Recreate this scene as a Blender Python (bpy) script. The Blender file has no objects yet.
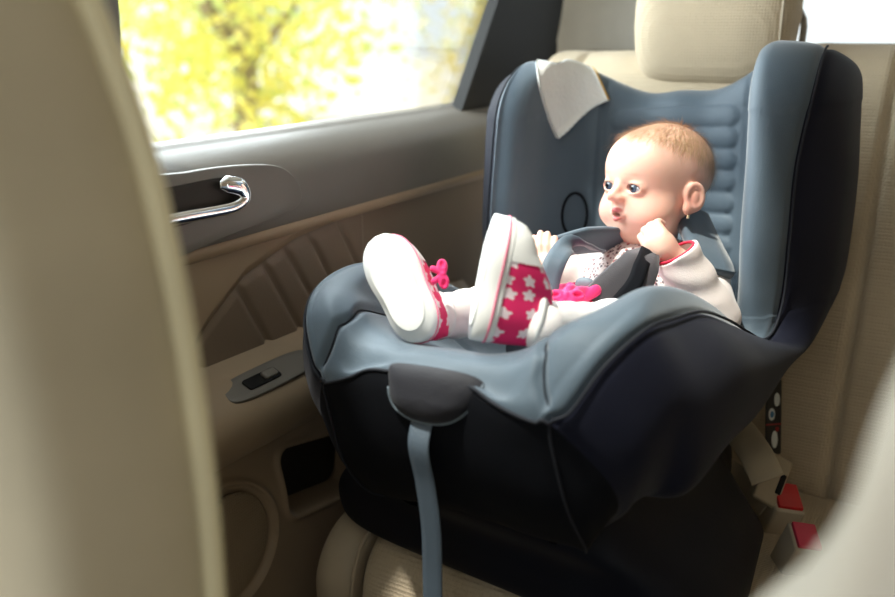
import bpy, bmesh, math, random
import numpy as np
from mathutils import Vector, Matrix
random.seed(7); rng = np.random.default_rng(7)
sc = bpy.context.scene
COL = sc.collection
# ---------------------------------------------------------------- camera, sky, sun, exposure
YAW, PIT, FPX = math.radians(30), math.radians(17), 870.0
CAM = np.array([0.0, 0.0, 1.05])
_cy, _sy, _cp, _sp = math.cos(YAW), math.sin(YAW), math.cos(PIT), math.sin(PIT)
FC = np.array([-_sy*_cp, _cy*_cp, -_sp]); RC = np.array([_cy, _sy, 0.0]); UC = np.cross(RC, FC)
FH = np.array([-_sy, _cy, 0.0])
cd = bpy.data.cameras.new('camera'); cam = bpy.data.objects.new('camera', cd); COL.objects.link(cam)
cam.location = CAM; cam.rotation_euler = (math.radians(90)-PIT, 0, YAW)
cd.sensor_width = 36; cd.lens = FPX/895*36; cd.clip_start = .02; cd.clip_end = 200
cd.dof.use_dof = True; cd.dof.focus_distance = 1.0; cd.dof.aperture_fstop = 2.8
sc.camera = cam
sc.view_settings.view_transform = 'Standard'; sc.view_settings.look = 'None'
sc.view_settings.exposure = 0.0; sc.view_settings.gamma = 1.0; sc.view_settings.use_curve_mapping = False
wd = bpy.data.worlds.new('sky'); sc.world = wd; wd.use_nodes = True
bg = wd.node_tree.nodes['Background']; bg.inputs[0].default_value = (0.93, 0.97, 1.0, 1); bg.inputs[1].default_value = 1.3
def light(name, kind, loc, target, energy, color, size=None, sizey=None, angle=None):
    l = bpy.data.lights.new(name, kind); o = bpy.data.objects.new(name, l); COL.objects.link(o)
    o.location = loc; l.energy = energy; l.color = color
    o.rotation_euler = (Vector(target)-Vector(loc)).to_track_quat('-Z', 'Y').to_euler()
    if size: l.shape = 'RECTANGLE'; l.size = size; l.size_y = sizey or size
    if angle is not None: l.angle = math.radians(angle)
    return o
light('sun', 'SUN', (-.40, -.47, 1.5), (0, 0, 0), 6.4, (1, .96, .88), angle=3.0)
# daylight entering at the door window and through the windscreen behind the camera
light('window_daylight', 'AREA', (-1.05, .98, 1.30), (-.30, 1.0, .80), 22, (.88, .95, 1), 1.0, .6)
light('windscreen_daylight', 'AREA', (-.1, -1.3, 1.75), (-.3, .9, .8), 3, (.9, .96, 1), 1.2, .6)

# ---------------------------------------------------------------- helpers
def srgb(r, g, b):
    return tuple(((c/255)/12.92 if c/255 <= .04045 else ((c/255+.055)/1.055)**2.4) for c in (r, g, b)) + (1,)
MATS = {}
class N:                                                   # tiny node-tree helper
    def __init__(s, name):
        s.m = bpy.data.materials.new(name); s.m.use_nodes = True; s.t = s.m.node_tree; s.p = s.t.nodes['Principled BSDF']
        s.out = s.t.nodes['Material Output']
    def n(s, typ, **k):
        nd = s.t.nodes.new(typ)
        for a, v in k.items(): setattr(nd, a, v)
        return nd
    def l(s, a, b): s.t.links.new(a, b)
    def math(s, op, a, b=None, c=None):
        nd = s.n('ShaderNodeMath', operation=op)
        for i, v in enumerate((a, b, c)):
            if v is None: continue
            if isinstance(v, (int, float)): nd.inputs[i].default_value = v
            else: s.l(v, nd.inputs[i])
        return nd.outputs[0]
    def ramp(s, fac, stops):
        nd = s.n('ShaderNodeValToRGB'); cr = nd.color_ramp
        while len(cr.elements) < len(stops): cr.elements.new(.5)
        for e, (p, c) in zip(cr.elements, stops): e.position = p; e.color = c
        s.l(fac, nd.inputs[0]); return nd.outputs[0]
    def mix(s, fac, a, b):
        nd = s.n('ShaderNodeMix', data_type='RGBA')
        if isinstance(fac, (int, float)): nd.inputs[0].default_value = fac
        else: s.l(fac, nd.inputs[0])
        for i, v in ((6, a), (7, b)):
            if isinstance(v, tuple): nd.inputs[i].default_value = v
            else: s.l(v, nd.inputs[i])
        return nd.outputs[2]
def mat(name, col, rough=.6, bump=0, scale=300, kind='noise', var=.08, spec=.5, metal=0, sheen=0, coat=0, sub=0, lowvar=0):
    a = N(name); p = a.p
    tc = a.n('ShaderNodeTexCoord').outputs['Object']
    nz = a.n('ShaderNodeTexNoise'); nz.inputs['Scale'].default_value = 9; nz.inputs['Detail'].default_value = 5; a.l(tc, nz.inputs['Vector'])
    d = tuple(c*(1-var) for c in col[:3])+(1,); h = tuple(min(1, c*(1+var)) for c in col[:3])+(1,)
    a.l(a.ramp(nz.outputs['Fac'], [(.3, d), (.7, h)]), p.inputs['Base Color'])
    p.inputs['Roughness'].default_value = rough; p.inputs['Specular IOR Level'].default_value = spec; p.inputs['Metallic'].default_value = metal
    if sheen: p.inputs['Sheen Weight'].default_value = sheen; p.inputs['Sheen Roughness'].default_value = .4
    if coat: p.inputs['Coat Weight'].default_value = coat; p.inputs['Coat Roughness'].default_value = .15
    if sub:
        p.inputs['Subsurface Weight'].default_value = sub; p.inputs['Subsurface Radius'].default_value = (1, .35, .2); p.inputs['Subsurface Scale'].default_value = .006
    if bump:
        if kind == 'noise':
            t = a.n('ShaderNodeTexNoise'); t.inputs['Detail'].default_value = 3; o = t.outputs['Fac']
        else:
            t = a.n('ShaderNodeTexVoronoi'); o = t.outputs['Distance']
        if kind != 'noise': t.inputs['Randomness'].default_value = .15
        t.inputs['Scale'].default_value = scale; a.l(tc, t.inputs['Vector'])
        b = a.n('ShaderNodeBump'); b.inputs['Strength'].default_value = bump; b.inputs['Distance'].default_value = .002
        a.l(o, b.inputs['Height']); a.l(b.outputs[0], p.inputs['Normal'])
    MATS[name] = a.m; return a.m

def mesh(name, verts, faces, m, parent=None, smooth=True, uv=None, cols=None, matf=None):
    me = bpy.data.meshes.new(name)
    V = np.asarray(verts, dtype=float)
    o = bpy.data.objects.new(name, me); COL.objects.link(o)
    if parent is not None:
        wm = parent.matrix_basis.copy(); q_ = parent.parent
        while q_ is not None: wm = q_.matrix_basis @ wm; q_ = q_.parent
        off = wm.inverted()
        M = np.array(off); V = V @ M[:3, :3].T + M[:3, 3]
        o.parent = parent
    me.from_pydata(V.tolist(), [], [tuple(int(i) for i in f) for f in faces])
    for mm in (m if isinstance(m, (list, tuple)) else [m]): me.materials.append(mm)
    if matf is not None: me.polygons.foreach_set('material_index', np.asarray(matf, dtype=np.int32))
    me.polygons.foreach_set('use_smooth', np.full(len(me.polygons), smooth))
    if uv is not None:
        l = me.uv_layers.new(name='uv'); idx = np.empty(len(me.loops), dtype=np.int32); me.loops.foreach_get('vertex_index', idx)
        l.data.foreach_set('uv', np.asarray(uv, dtype=np.float32)[idx].ravel())
    if cols is not None:
        c = me.color_attributes.new('tint', 'FLOAT_COLOR', 'POINT'); cc = np.ones((len(V), 4), dtype=np.float32); cc[:, :3] = cols
        c.data.foreach_set('color', cc.ravel())
    me.update(); return o
def empty(name, loc, rotz=0):
    o = bpy.data.objects.new(name, None); COL.objects.link(o); o.location = loc; o.rotation_euler = (0, 0, rotz); o.empty_display_size = .05
    o.matrix_world = Matrix.LocRotScale(Vector(loc), Matrix.Rotation(rotz, 3, 'Z').to_quaternion(), None)
    return o
def tag(o, label=None, cat=None, group=None, kind=None):
    for k, v in (('label', label), ('category', cat), ('group', group), ('kind', kind)):
        if v: o[k] = v
    return o

def gridfaces(nr, nc, wrapc=False, wrapr=False, flip=False):
    r = np.arange(nr if wrapr else nr-1); c = np.arange(nc if wrapc else nc-1)
    R_, C_ = np.meshgrid(r, c, indexing='ij'); R_ = R_.ravel(); C_ = C_.ravel()
    R2 = (R_+1) % nr; C2 = (C_+1) % nc
    f = np.stack([R_*nc+C_, R_*nc+C2, R2*nc+C2, R2*nc+C_], 1)
    return f[:, ::-1] if flip else f
def cr_eval(P, t):                                         # Catmull-Rom along axis 0, clamped ends
    P = np.asarray(P, float); n = len(P); t = np.clip(np.asarray(t, float), 0, n-1)
    i = np.minimum(t.astype(int), n-2); f = (t-i).reshape((-1,)+(1,)*(P.ndim-1))
    Pe = np.concatenate([[2*P[0]-P[1]], P, [2*P[-1]-P[-2]]])
    p0, p1, p2, p3 = Pe[i], Pe[i+1], Pe[i+2], Pe[i+3]
    return .5*((2*p1)+(-p0+p2)*f+(2*p0-5*p1+4*p2-p3)*f**2+(-p0+3*p1-3*p2+p3)*f**3)
def curve(P, n, closed=False):
    P = np.asarray(P, float)
    if closed:
        m = len(P); Q = np.concatenate([P[-2:], P, P[:3]]); return cr_eval(Q, 2+np.linspace(0, m, n, endpoint=False))
    return cr_eval(P, np.linspace(0, len(P)-1, n))
def normals(G):                                            # normals of an (r,c,3) grid
    a = np.gradient(G, axis=0); b = np.gradient(G, axis=1); n = np.cross(a, b); return n/(np.linalg.norm(n, axis=2, keepdims=True)+1e-9)
def frame_path(P):
    T = np.gradient(P, axis=0); T /= np.linalg.norm(T, axis=1, keepdims=True)+1e-12
    up = np.array([0, 0, 1.]) if abs(T[0, 2]) < .9 else np.array([0, 1., 0])
    U = np.empty_like(P); u = np.cross(T[0], up); u /= np.linalg.norm(u)
    for i in range(len(P)):
        u = u-(u@T[i])*T[i]; u /= np.linalg.norm(u); U[i] = u
    return T, U, np.cross(T, U)
def tubev(P, rad, k=10, closed=False, flat=1.0):
    P = np.asarray(P, float); T, U, B = frame_path(P); rad = np.broadcast_to(np.asarray(rad, float), (len(P),))
    a = np.linspace(0, 2*np.pi, k, endpoint=False)
    V = P[:, None]+rad[:, None, None]*(np.cos(a)[None, :, None]*U[:, None]+flat*np.sin(a)[None, :, None]*B[:, None])
    F = [tuple(f) for f in gridfaces(len(P), k, True, closed)]
    V = V.reshape(-1, 3)
    if not closed:
        F.append(tuple(range(k))[::-1]); F.append(tuple(range((len(P)-1)*k, len(P)*k)))
    return V, F
def tube(name, P, rad, m, parent=None, k=10, n=None, closed=False, flat=1.0):
    if n: P = curve(P, n, closed)
    V, F = tubev(P, rad, k, closed, flat); return mesh(name, V, F, m, parent)
def merge(parts):
    V, F, o = [], [], 0
    for v, f in parts:
        v = np.asarray(v); V.append(v); F += [tuple(int(i)+o for i in q) for q in f]; o += len(v)
    return np.concatenate(V), F
def ribbonv(P, W, w, th, n=40, edge=.25):                  # a strap: path P, side direction W, width w, thickness th
    P = curve(P, n); W = np.atleast_2d(np.asarray(W, float)); W = curve(np.tile(W, (2, 1)) if len(W) == 1 else W, n)
    T = np.gradient(P, axis=0); T /= np.linalg.norm(T, axis=1, keepdims=True)
    W = W-(W*T).sum(1, keepdims=True)*T; W /= np.linalg.norm(W, axis=1, keepdims=True); Nn = np.cross(T, W)
    s = [(-.5, 0), (-.47, .5), (-.2, .5), (.2, .5), (.47, .5), (.5, 0), (.47, -.5), (.2, -.5), (-.2, -.5), (-.47, -.5)]
    w = np.broadcast_to(np.asarray(w, float), (n,)) if np.ndim(w) == 0 else np.interp(np.linspace(0, 1, n), np.linspace(0, 1, len(w)), w)
    V = np.stack([P+a*w[:, None]*W+b*th*Nn for a, b in s], 1).reshape(-1, 3); k = len(s)
    F = [tuple(f) for f in gridfaces(n, k, True)]; F.append(tuple(range(k))[::-1]); F.append(tuple(range((n-1)*k, n*k)))
    return V, F
def ribbon(name, P, W, w, th, m, parent=None, n=40):
    V, F = ribbonv(P, W, w, th, n); return mesh(name, V, F, m, parent)
def superbox(c, R, half, e=.35, nu=40, nv=24):             # rounded cushion box (superellipsoid); R columns = axes
    R = np.asarray(R, float); u = np.linspace(-np.pi, np.pi, nu, endpoint=False); v = np.linspace(-np.pi/2, np.pi/2, nv)
    f = lambda x, e: np.sign(x)*np.abs(x)**e
    cu, su, cv, sv = f(np.cos(u), e), f(np.sin(u), e), f(np.cos(v), e), f(np.sin(v), e)
    X = np.stack([cv[:, None]*cu[None], cv[:, None]*su[None], np.broadcast_to(sv[:, None], (nv, nu))], 2)*np.asarray(half)
    return (X.reshape(-1, 3) @ R.T+np.asarray(c)), [tuple(q) for q in gridfaces(nv, nu, True)]
def roundbox(name, c, R, half, bev, m, parent=None, seg=4):
    bm = bmesh.new(); bmesh.ops.create_cube(bm, size=2)
    for v in bm.verts: v.co = Vector((v.co.x*half[0], v.co.y*half[1], v.co.z*half[2]))
    bmesh.ops.bevel(bm, geom=bm.edges[:], offset=bev, segments=seg, profile=.5, affect='EDGES')
    V = np.array([v.co[:] for v in bm.verts]) @ np.asarray(R, float).T+np.asarray(c); bm.verts.index_update()
    F = [tuple(v.index for v in f.verts) for f in bm.faces]; bm.free()
    return mesh(name, V, F, m, parent)
I3 = np.eye(3)
def basis(z, y):                                           # columns x,y,z from z dir and approx y dir
    z = np.asarray(z, float); z = z/np.linalg.norm(z); y = np.asarray(y, float); y = y-(y@z)*z; y /= np.linalg.norm(y)
    return np.stack([np.cross(y, z), y, z], 1)
def platev(outline, origin, R, th, bev=.002, rings=3):     # outline (n,2) in plane R[:,0],R[:,1]; thickness along R[:,2], rounded rim
    O2 = np.asarray(outline, float); c = O2.mean(0); n = len(O2)
    lv = [(0., -0.0)]; layers = []
    d = np.linalg.norm(O2-c, axis=1, keepdims=True)
    layers.append((1.0*O2, 0))
    for i in range(rings+1):
        a = i/rings*math.pi/2; sh = bev*(1-math.cos(a)); layers.append((c+(O2-c)*(1-sh/d), th-bev+bev*math.sin(a)))
    for q in (.7, .35): layers.append((c+(O2-c)*q*(1-bev/d), th))
    V = [];
    for L, h in layers: V.append(np.concatenate([L, np.full((n, 1), h)], 1))
    V = np.concatenate(V+[[[c[0], c[1], th]]]); F = [tuple(q) for q in gridfaces(len(layers), n, True)]
    k = len(V)-1; b = (len(layers)-1)*n
    F += [(b+i, b+(i+1) % n, k) for i in range(n)]; F.append(tuple(range(n))[::-1])
    return V @ np.asarray(R).T+np.asarray(origin), F
def plate(name, outline, origin, R, th, m, parent=None, bev=.002): V, F = platev(outline, origin, R, th, bev); return mesh(name, V, F, m, parent)
def rrect(w, h, r, n=6):
    P = []
    for cx, cy, a0 in ((w-r, h-r, 0), (-w+r, h-r, 90), (-w+r, -h+r, 180), (w-r, -h+r, 270)):
        for i in range(n+1):
            a = math.radians(a0+90*i/n); P.append((cx+r*math.cos(a), cy+r*math.sin(a)))
    return np.array(P)
# --- implicit surfaces
def smin(a, b, k): h = np.clip(.5+.5*(b-a)/k, 0, 1); return b*(1-h)+a*h-k*h*(1-h)
def smax(a, b, k): return -smin(-a, -b, k)
def cone(p, a, b, ra, rb):
    a = np.asarray(a, float); b = np.asarray(b, float); ba = b-a; h = np.clip(((p-a)@ba)/(ba@ba), 0, 1)
    return np.linalg.norm(p-a-h[:, None]*ba, axis=1)-(ra+(rb-ra)*h)
def ell(p, c, r, R=None):
    q = p-np.asarray(c, float)
    if R is not None: q = q @ R
    r = np.asarray(r, float); k0 = np.linalg.norm(q/r, axis=1); k1 = np.linalg.norm(q/r**2, axis=1); return k0*(k0-1)/(k1+1e-9)
def ssum(ds, k):
    d = ds[0]
    for e in ds[1:]: d = smin(d, e, k)
    return d
def nets(f, lo, hi, h, B=12):                              # block-sparse surface nets
    lo = np.asarray(lo, float); n = np.ceil((np.asarray(hi)-lo)/h/B).astype(int)*B+1
    D = np.full(n, 1.0, dtype=np.float32)
    bc = np.stack(np.meshgrid(*[np.arange(0, k-1, B) for k in n], indexing='ij'), -1).reshape(-1, 3)
    d = f(lo+(bc+B/2)*h); rad = B*h*.87*1.35+.004
    near = np.abs(d) < rad
    for b, dd in zip(bc[~near], d[~near]):
        if dd < 0: D[b[0]:b[0]+B+1, b[1]:b[1]+B+1, b[2]:b[2]+B+1] = -1
    off = np.stack(np.meshgrid(*[np.arange(B+1)]*3, indexing='ij'), -1).reshape(-1, 3)
    nb = bc[near]
    for s in range(0, len(nb), 120):
        q = nb[s:s+120]; pts = (q[:, None]+off[None]).reshape(-1, 3); v = f(lo+pts*h).reshape(len(q), B+1, B+1, B+1)
        for b, vv in zip(q, v): D[b[0]:b[0]+B+1, b[1]:b[1]+B+1, b[2]:b[2]+B+1] = vv
    S = D < 0
    def cor(A, i, j, k): return A[i:A.shape[0]-1+i, j:A.shape[1]-1+j, k:A.shape[2]-1+k]
    cs = [(i, j, k) for i in (0, 1) for j in (0, 1) for k in (0, 1)]
    cnt = sum(cor(S, *c).astype(np.int8) for c in cs); act = (cnt > 0) & (cnt < 8)
    idx = np.full(act.shape, -1, dtype=np.int64); A = np.argwhere(act); idx[tuple(A.T)] = np.arange(len(A))
    acc = np.zeros((len(A), 3)); num = np.zeros(len(A))
    for i, a in enumerate(cs):
        for b in cs[i+1:]:
            if sum(abs(x-y) for x, y in zip(a, b)) != 1: continue
            va = D[A[:, 0]+a[0], A[:, 1]+a[1], A[:, 2]+a[2]]; vb = D[A[:, 0]+b[0], A[:, 1]+b[1], A[:, 2]+b[2]]
            x = (va < 0) != (vb < 0); t = np.where(x, va/(va-vb+1e-20), 0)[:, None]
            acc += np.where(x[:, None], np.array(a)+t*(np.array(b)-np.array(a)), 0); num += x
    V = lo+(A+acc/num[:, None])*h
    F = []
    for ax in range(3):
        s0 = [slice(1, -1)]*3; s0[ax] = slice(0, -1); s1 = list(s0); s1[ax] = slice(1, None)
        a, b = S[tuple(s0)], S[tuple(s1)]; E = np.argwhere(a != b); sg = a[tuple(E.T)]
        g = E.copy()
        for q in range(3):
            if q != ax: g[:, q] += 1
        u, w = (ax+1) % 3, (ax+2) % 3
        du = np.zeros(3, int); du[u] = 1; dw = np.zeros(3, int); dw[w] = 1
        q = np.stack([idx[tuple((g-du-dw).T)], idx[tuple((g-dw).T)], idx[tuple(g.T)], idx[tuple((g-du).T)]], 1)
        q = np.where(sg[:, None], q, q[:, ::-1]); F.append(q[(q >= 0).all(1)])
    return V, np.concatenate(F)
# seat frame: u to the right of the picture, v towards the front of the child seat, z up
SA = math.radians(5.2); SO = np.array([-.345, 1.2, 0]); FW = np.array([-math.sin(SA), -math.cos(SA), 0]); RT = np.array([math.cos(SA), -math.sin(SA), 0])
ZU = np.array([0, 0, 1.])
def WB(p):
    p = np.asarray(p, float); return SO+p[..., 0:1]*RT+p[..., 1:2]*FW+p[..., 2:3]*ZU
ROLL = .088; SB = math.radians(4.1); FW2 = np.array([-math.sin(SB), -math.cos(SB), 0]); RT2 = RT*math.cos(ROLL)+ZU*math.sin(ROLL); ZU2 = ZU*math.cos(ROLL)-RT*math.sin(ROLL)
def W(p):                                                  # the strapped-in seat leans slightly to the door side
    p = np.asarray(p, float); return SO+ZU*.793-RT*.012+p[..., 0:1]*1.05*RT2+p[..., 1:2]*FW2+(p[..., 2:3]-.8)*ZU2
# ---------------------------------------------------------------- materials
M = {}
M['slate'] = mat('slate_fabric', srgb(80, 94, 106), .55, .25, 900, var=.06, sheen=.35, spec=.35)
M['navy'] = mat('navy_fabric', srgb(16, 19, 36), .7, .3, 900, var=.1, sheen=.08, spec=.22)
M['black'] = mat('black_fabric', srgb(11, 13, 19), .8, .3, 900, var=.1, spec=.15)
M['thread'] = mat('dark_thread', srgb(22, 26, 36), .8)
M['charcoal'] = mat('charcoal_fabric', srgb(60, 57, 62), .7, .3, 700, sheen=.3)
M['flapdark'] = mat('dark_grey_flap', srgb(32, 32, 40), .7, .3, 700, sheen=.08)
M['straplow'] = mat('slate_webbing', srgb(78, 90, 102), .6, .3, 700)
M['strapgrey'] = mat('grey_webbing', srgb(112, 124, 134), .6, .3, 700)
M['baseplastic'] = mat('base_shell', srgb(12, 15, 26), .55, .1, 300, spec=.25)
M['beige'] = mat('beige_fabric', srgb(196, 180, 154), .8, .9, 230, 'voronoi', sheen=.2, spec=.3)
M['beige_lea'] = mat('beige_leatherette', srgb(178, 164, 142), .5, .15, 500, spec=.4)
M['seatback'] = mat('pale_seat_fabric', srgb(196, 186, 160), .8, .15, 500, spec=.25)
M['seatback2'] = mat('pale_seat_trim', srgb(224, 214, 176), .6, .1, 500, spec=.3)
M['door_up'] = mat('taupe_soft_plastic', srgb(112, 108, 102), .42, .12, 900, var=.04, spec=.5)
M['door_lo'] = mat('tan_door_panel', srgb(160, 140, 116), .5, .12, 700, var=.04, spec=.4)
M['door_ins'] = mat('tan_leather_insert', srgb(128, 112, 96), .42, .18, 500, var=.05, spec=.5)
M['dark'] = mat('dark_recess_shade', srgb(40, 34, 28), .7)  # shade inside the door pocket and handle cup put into the colour
M['blackrub'] = mat('black_rubber', srgb(12, 13, 14), .6, spec=.25)
M['chrome'] = mat('chrome', (.85, .86, .88, 1), .08, metal=1, var=.01)
M['steel'] = mat('brushed_steel', (.35, .34, .33, 1), .35, metal=1)
M['headliner'] = mat('headliner', srgb(200, 194, 182), .9)
M['pillar'] = mat('pillar_trim', srgb(206, 202, 192), .6, .05, 400)
M['carpet'] = mat('dark_carpet', srgb(52, 48, 44), .95, .8, 500)
M['red'] = mat('red_button', srgb(196, 24, 30), .4, coat=.3)
M['pinkred'] = mat('pinkish_red_button', srgb(206, 56, 84), .45, coat=.2)  # pinker red for the lower buckle
M['belt'] = mat('beige_belt', srgb(186, 172, 146), .6, .4, 700)
M['buckle'] = mat('beige_plastic', srgb(184, 172, 150), .45)
M['blue'] = mat('blue_plastic', srgb(30, 140, 210), .4)
M['silver'] = mat('silver_patch', srgb(236, 238, 236), .45, .6, 160, var=.1, sheen=.3)
M['gold'] = mat('yellow_piping', srgb(190, 150, 70), .6)
M['white'] = mat('white_rubber', srgb(232, 232, 230), .5, .05, 300)
M['wstrap'] = mat('white_knit', srgb(236, 230, 228), .85, .3, 900, sheen=.3, sub=.05)
M['pink'] = mat('pink_fabric', srgb(232, 40, 112), .7, .2, 600, sheen=.3)
M['pinkline'] = mat('pink_stripe', srgb(232, 120, 150), .6)
M['crimson'] = mat('crimson_rib', srgb(206, 34, 66), .8, .2, 600)
M['stickerblack'] = mat('black_sticker', srgb(14, 15, 18), .35)
M['sticker_w'] = mat('sticker_white', srgb(220, 228, 230), .5)
M['sticker_b'] = mat('sticker_blue', srgb(60, 130, 180), .5)
M['sticker_r'] = mat('sticker_red', srgb(170, 30, 40), .5)
def glass(name, col):
    a = N(name); t = a.n('ShaderNodeBsdfTransparent'); t.inputs[0].default_value = col; g = a.n('ShaderNodeBsdfGlossy'); g.inputs['Roughness'].default_value = .02
    lw = a.n('ShaderNodeLayerWeight'); lw.inputs[0].default_value = .15; mx = a.n('ShaderNodeMixShader')
    a.l(a.math('MULTIPLY', lw.outputs['Fresnel'], .6), mx.inputs[0]); a.l(t.outputs[0], mx.inputs[1]); a.l(g.outputs[0], mx.inputs[2]); a.l(mx.outputs[0], a.out.inputs[0])
    return a.m
M['glass'] = glass('window_glass', (.96, .98, .97, 1))
# ---------------------------------------------------------------- setting: the car's interior
def box(name, lo, hi, m, parent=None, bev=0):
    lo = np.array(lo); hi = np.array(hi)
    return roundbox(name, (lo+hi)/2, I3, (hi-lo)/2, bev or .002, m, parent, 2)
fl = tag(box('floor', (-.74, -.5, .06), (.74, 1.9, .10), M['carpet']), kind='structure')
# B pillar
def wallgrid(name, y, z, xf, m, parent=None, th=.03, mask=None):
    Y, Z = np.meshgrid(y, z); X = xf(Y, Z); G = np.stack([X, Y, Z], 2); nr, nc = Y.shape
    V = G.reshape(-1, 3); F = gridfaces(nr, nc)
    B_ = V.copy(); B_[:, 0] -= th; k = len(V)
    bd = [i for i in range(nc)]+[i*nc+nc-1 for i in range(1, nr)]+[(nr-1)*nc+i for i in range(nc-2, -1, -1)]+[i*nc for i in range(nr-2, 0, -1)]
    # back sheet from the rim only
    bi = {b: k+j for j, b in enumerate(bd)}; V = np.concatenate([V, B_[bd]])
    F = [tuple(q) for q in F]
    for a, b in zip(bd, bd[1:]+bd[:1]): F.append((b, a, bi[a], bi[b]))
    F.append(tuple(bi[b] for b in bd)[::-1])
    return mesh(name, V, F, m, parent)
ss = lambda x, a, b: (lambda t: t*t*(3-2*t))(np.clip((x-a)/(b-a), 0, 1))
def profile(name, pts, y0, y1, m, parent=None, n=60, ny=30, yf=None):     # profile in (x,z) swept along y, closed
    P = curve(np.array(pts, float), n, True); ys = np.linspace(y0, y1, ny)
    V = np.array([[[p[0]+(yf(y)[0] if yf else 0), y, p[1]+(yf(y)[1] if yf else 0)] for p in P] for y in ys]).reshape(-1, 3)
    F = [tuple(q) for q in gridfaces(ny, n, True)]; F.append(tuple(range(n))[::-1]); F.append(tuple(range((ny-1)*n, ny*n)))
    return mesh(name, V, F, m, parent)
door = tag(empty('door_1', (-.72, .9, .1)), kind='structure')
# --- lower panel with arc step, pocket and speaker dish worked into its surface
arc_y = [.3, .5, .60, .689, .755, .851, 1.008, 1.363, 1.6]; arc_z = [.42, .57, .655, .733, .775, .801, .814, .806, .80]
PL = [((.640, .72), (.72, .60)), ((.736, .768), (.796, .659)), ((.784, .787), (.847, .680)), ((.826, .795), (.885, .70)), ((.875, .803), (.925, .72)), ((.936, .81), (.985, .73))]
def seg(Y, Z, a, b):
    a = np.array(a); b = np.array(b); d = b-a; t = np.clip(((Y-a[0])*d[0]+(Z-a[1])*d[1])/(d@d), 0, 1.3)
    return np.hypot(Y-a[0]-t*d[0], Z-a[1]-t*d[1])
def lowx(Y, Z):
    x = np.full_like(Y, -.715)
    az = np.interp(Y, arc_y, arc_z); d = az-Z
    x -= .006*ss(d, 0, .006)*(Z > .6)
    x -= .003*np.exp(-(d/.0025)**2)
    ins = ss(d, .004, .02)*ss(Z, .62, .66)
    for a, b in PL: x -= ins*.0045*np.exp(-(seg(Y, Z, a, b)/.0042)**2)
    x += ins*.003*(Y < 1.0)
    # pocket
    q = np.maximum(np.abs(Y-.866-.0*(Z-.46))-.062, 0), np.maximum(np.abs(Z-.462+.02*(Y-.86)/.1)-.026, 0)
    dd = np.hypot(*q)-.020
    x -= .05*(1-ss(dd, -.008, .002)); x += .005*np.exp(-((dd-.006)/.004)**2)
    # map-pocket bulge under the armrest and the speaker ring
    r = np.hypot(Y-.675, Z-.44); x += .006*np.exp(-((r-.083)/.004)**2); x -= .004*(r < .08)
    x += .018*ss(Z, .56, .45)*1.0
    return x
wallgrid('lower_panel', np.linspace(.3, 1.5, 420), np.linspace(.12, .815, 260), lowx, M['door_lo'], door)
# insert panel: thin leather skin over the pleated field
def insx(Y, Z): return lowx(Y, Z)+.0012
ys = np.linspace(.45, 1.45, 360); tt = np.linspace(0, 1, 90)
Yg, Tg = np.meshgrid(ys, tt); az = np.interp(Yg, arc_y, arc_z)-.005; z0 = np.minimum(.61, az-.01); Zg = z0+(az-z0)*Tg
G = np.stack([insx(Yg, Zg), Yg, Zg], 2); mesh('quilted_insert', G.reshape(-1, 3), gridfaces(90, 360), M['door_ins'], door)
wp_ = plate('pocket_shade', rrect(.074, .040, .02), (-.7385, .866, .462), np.stack([[0, 1, -.2], [0, .2, 1], [1, 0, 0]], 1), .002, M['dark'], door)  # dark sheet in the pocket, its inner shade put into the colour
a_ = np.linspace(0, 2*np.pi, 60, endpoint=False)
plate('speaker_grille', np.stack([.072*np.cos(a_), .072*np.sin(a_)], 1), (-.705, .675, .44), np.stack([[0, 1, 0], [0, 0, 1], [1, 0, 0]], 1), .006, mat('speaker_cloth', srgb(150, 132, 108), .7, .9, 260, 'voronoi'), door, .004)
# --- upper soft panel rolling over to the sill, crease underneath
profile('upper_panel', [(-.735, .812), (-.712, .813), (-.703, .824), (-.698, .85), (-.699, .878), (-.708, .900), (-.727, .916), (-.750, .925), (-.775, .928), (-.775, .85), (-.76, .812)], .3, 1.46, M['door_up'], door, 90, 40)
profile('trim_strip', [(-.73, .812), (-.710, .806), (-.703, .812), (-.703, .821), (-.712, .826), (-.73, .826)], .3, 1.45, M['door_lo'], door, 30, 30)
# --- armrest
profile('armrest', [(-.735, .668), (-.700, .655), (-.672, .640), (-.655, .622), (-.652, .60), (-.662, .574), (-.685, .556), (-.735, .548)], .3, 1.30, M['door_lo'], door, 60, 40,
        lambda y: ((-.05*ss(y, 1.1, 1.3)), (.008-.05*(y-.7)*.5)))
def onarm(y, du): return 0
R_arm = basis((.42, 0, .9), (0, 1, 0))
sp = R_arm
ol = curve([(-.0, -.078), (.016, -.068), (.020, 0), (.016, .068), (.0, .078), (-.016, .068), (-.020, 0), (-.016, -.068)], 48, True)
sw = plate('switch_plate', ol, (-.680, .745, .6495), R_arm, .004, M['door_up'], door, .002)
plate('window_switch', rrect(.0085, .028, .004), (-.677, .728, .6532), R_arm, .002, M['blackrub'], sw, .001)
plate('switch_key', rrect(.006, .011, .003), (-.6765, .740, .654), R_arm, .005, M['door_up'], sw, .002)
plate('switch_key', rrect(.007, .010, .003), (-.686, .835, .6475), R_arm, .004, M['blackrub'], sw, .002)
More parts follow.
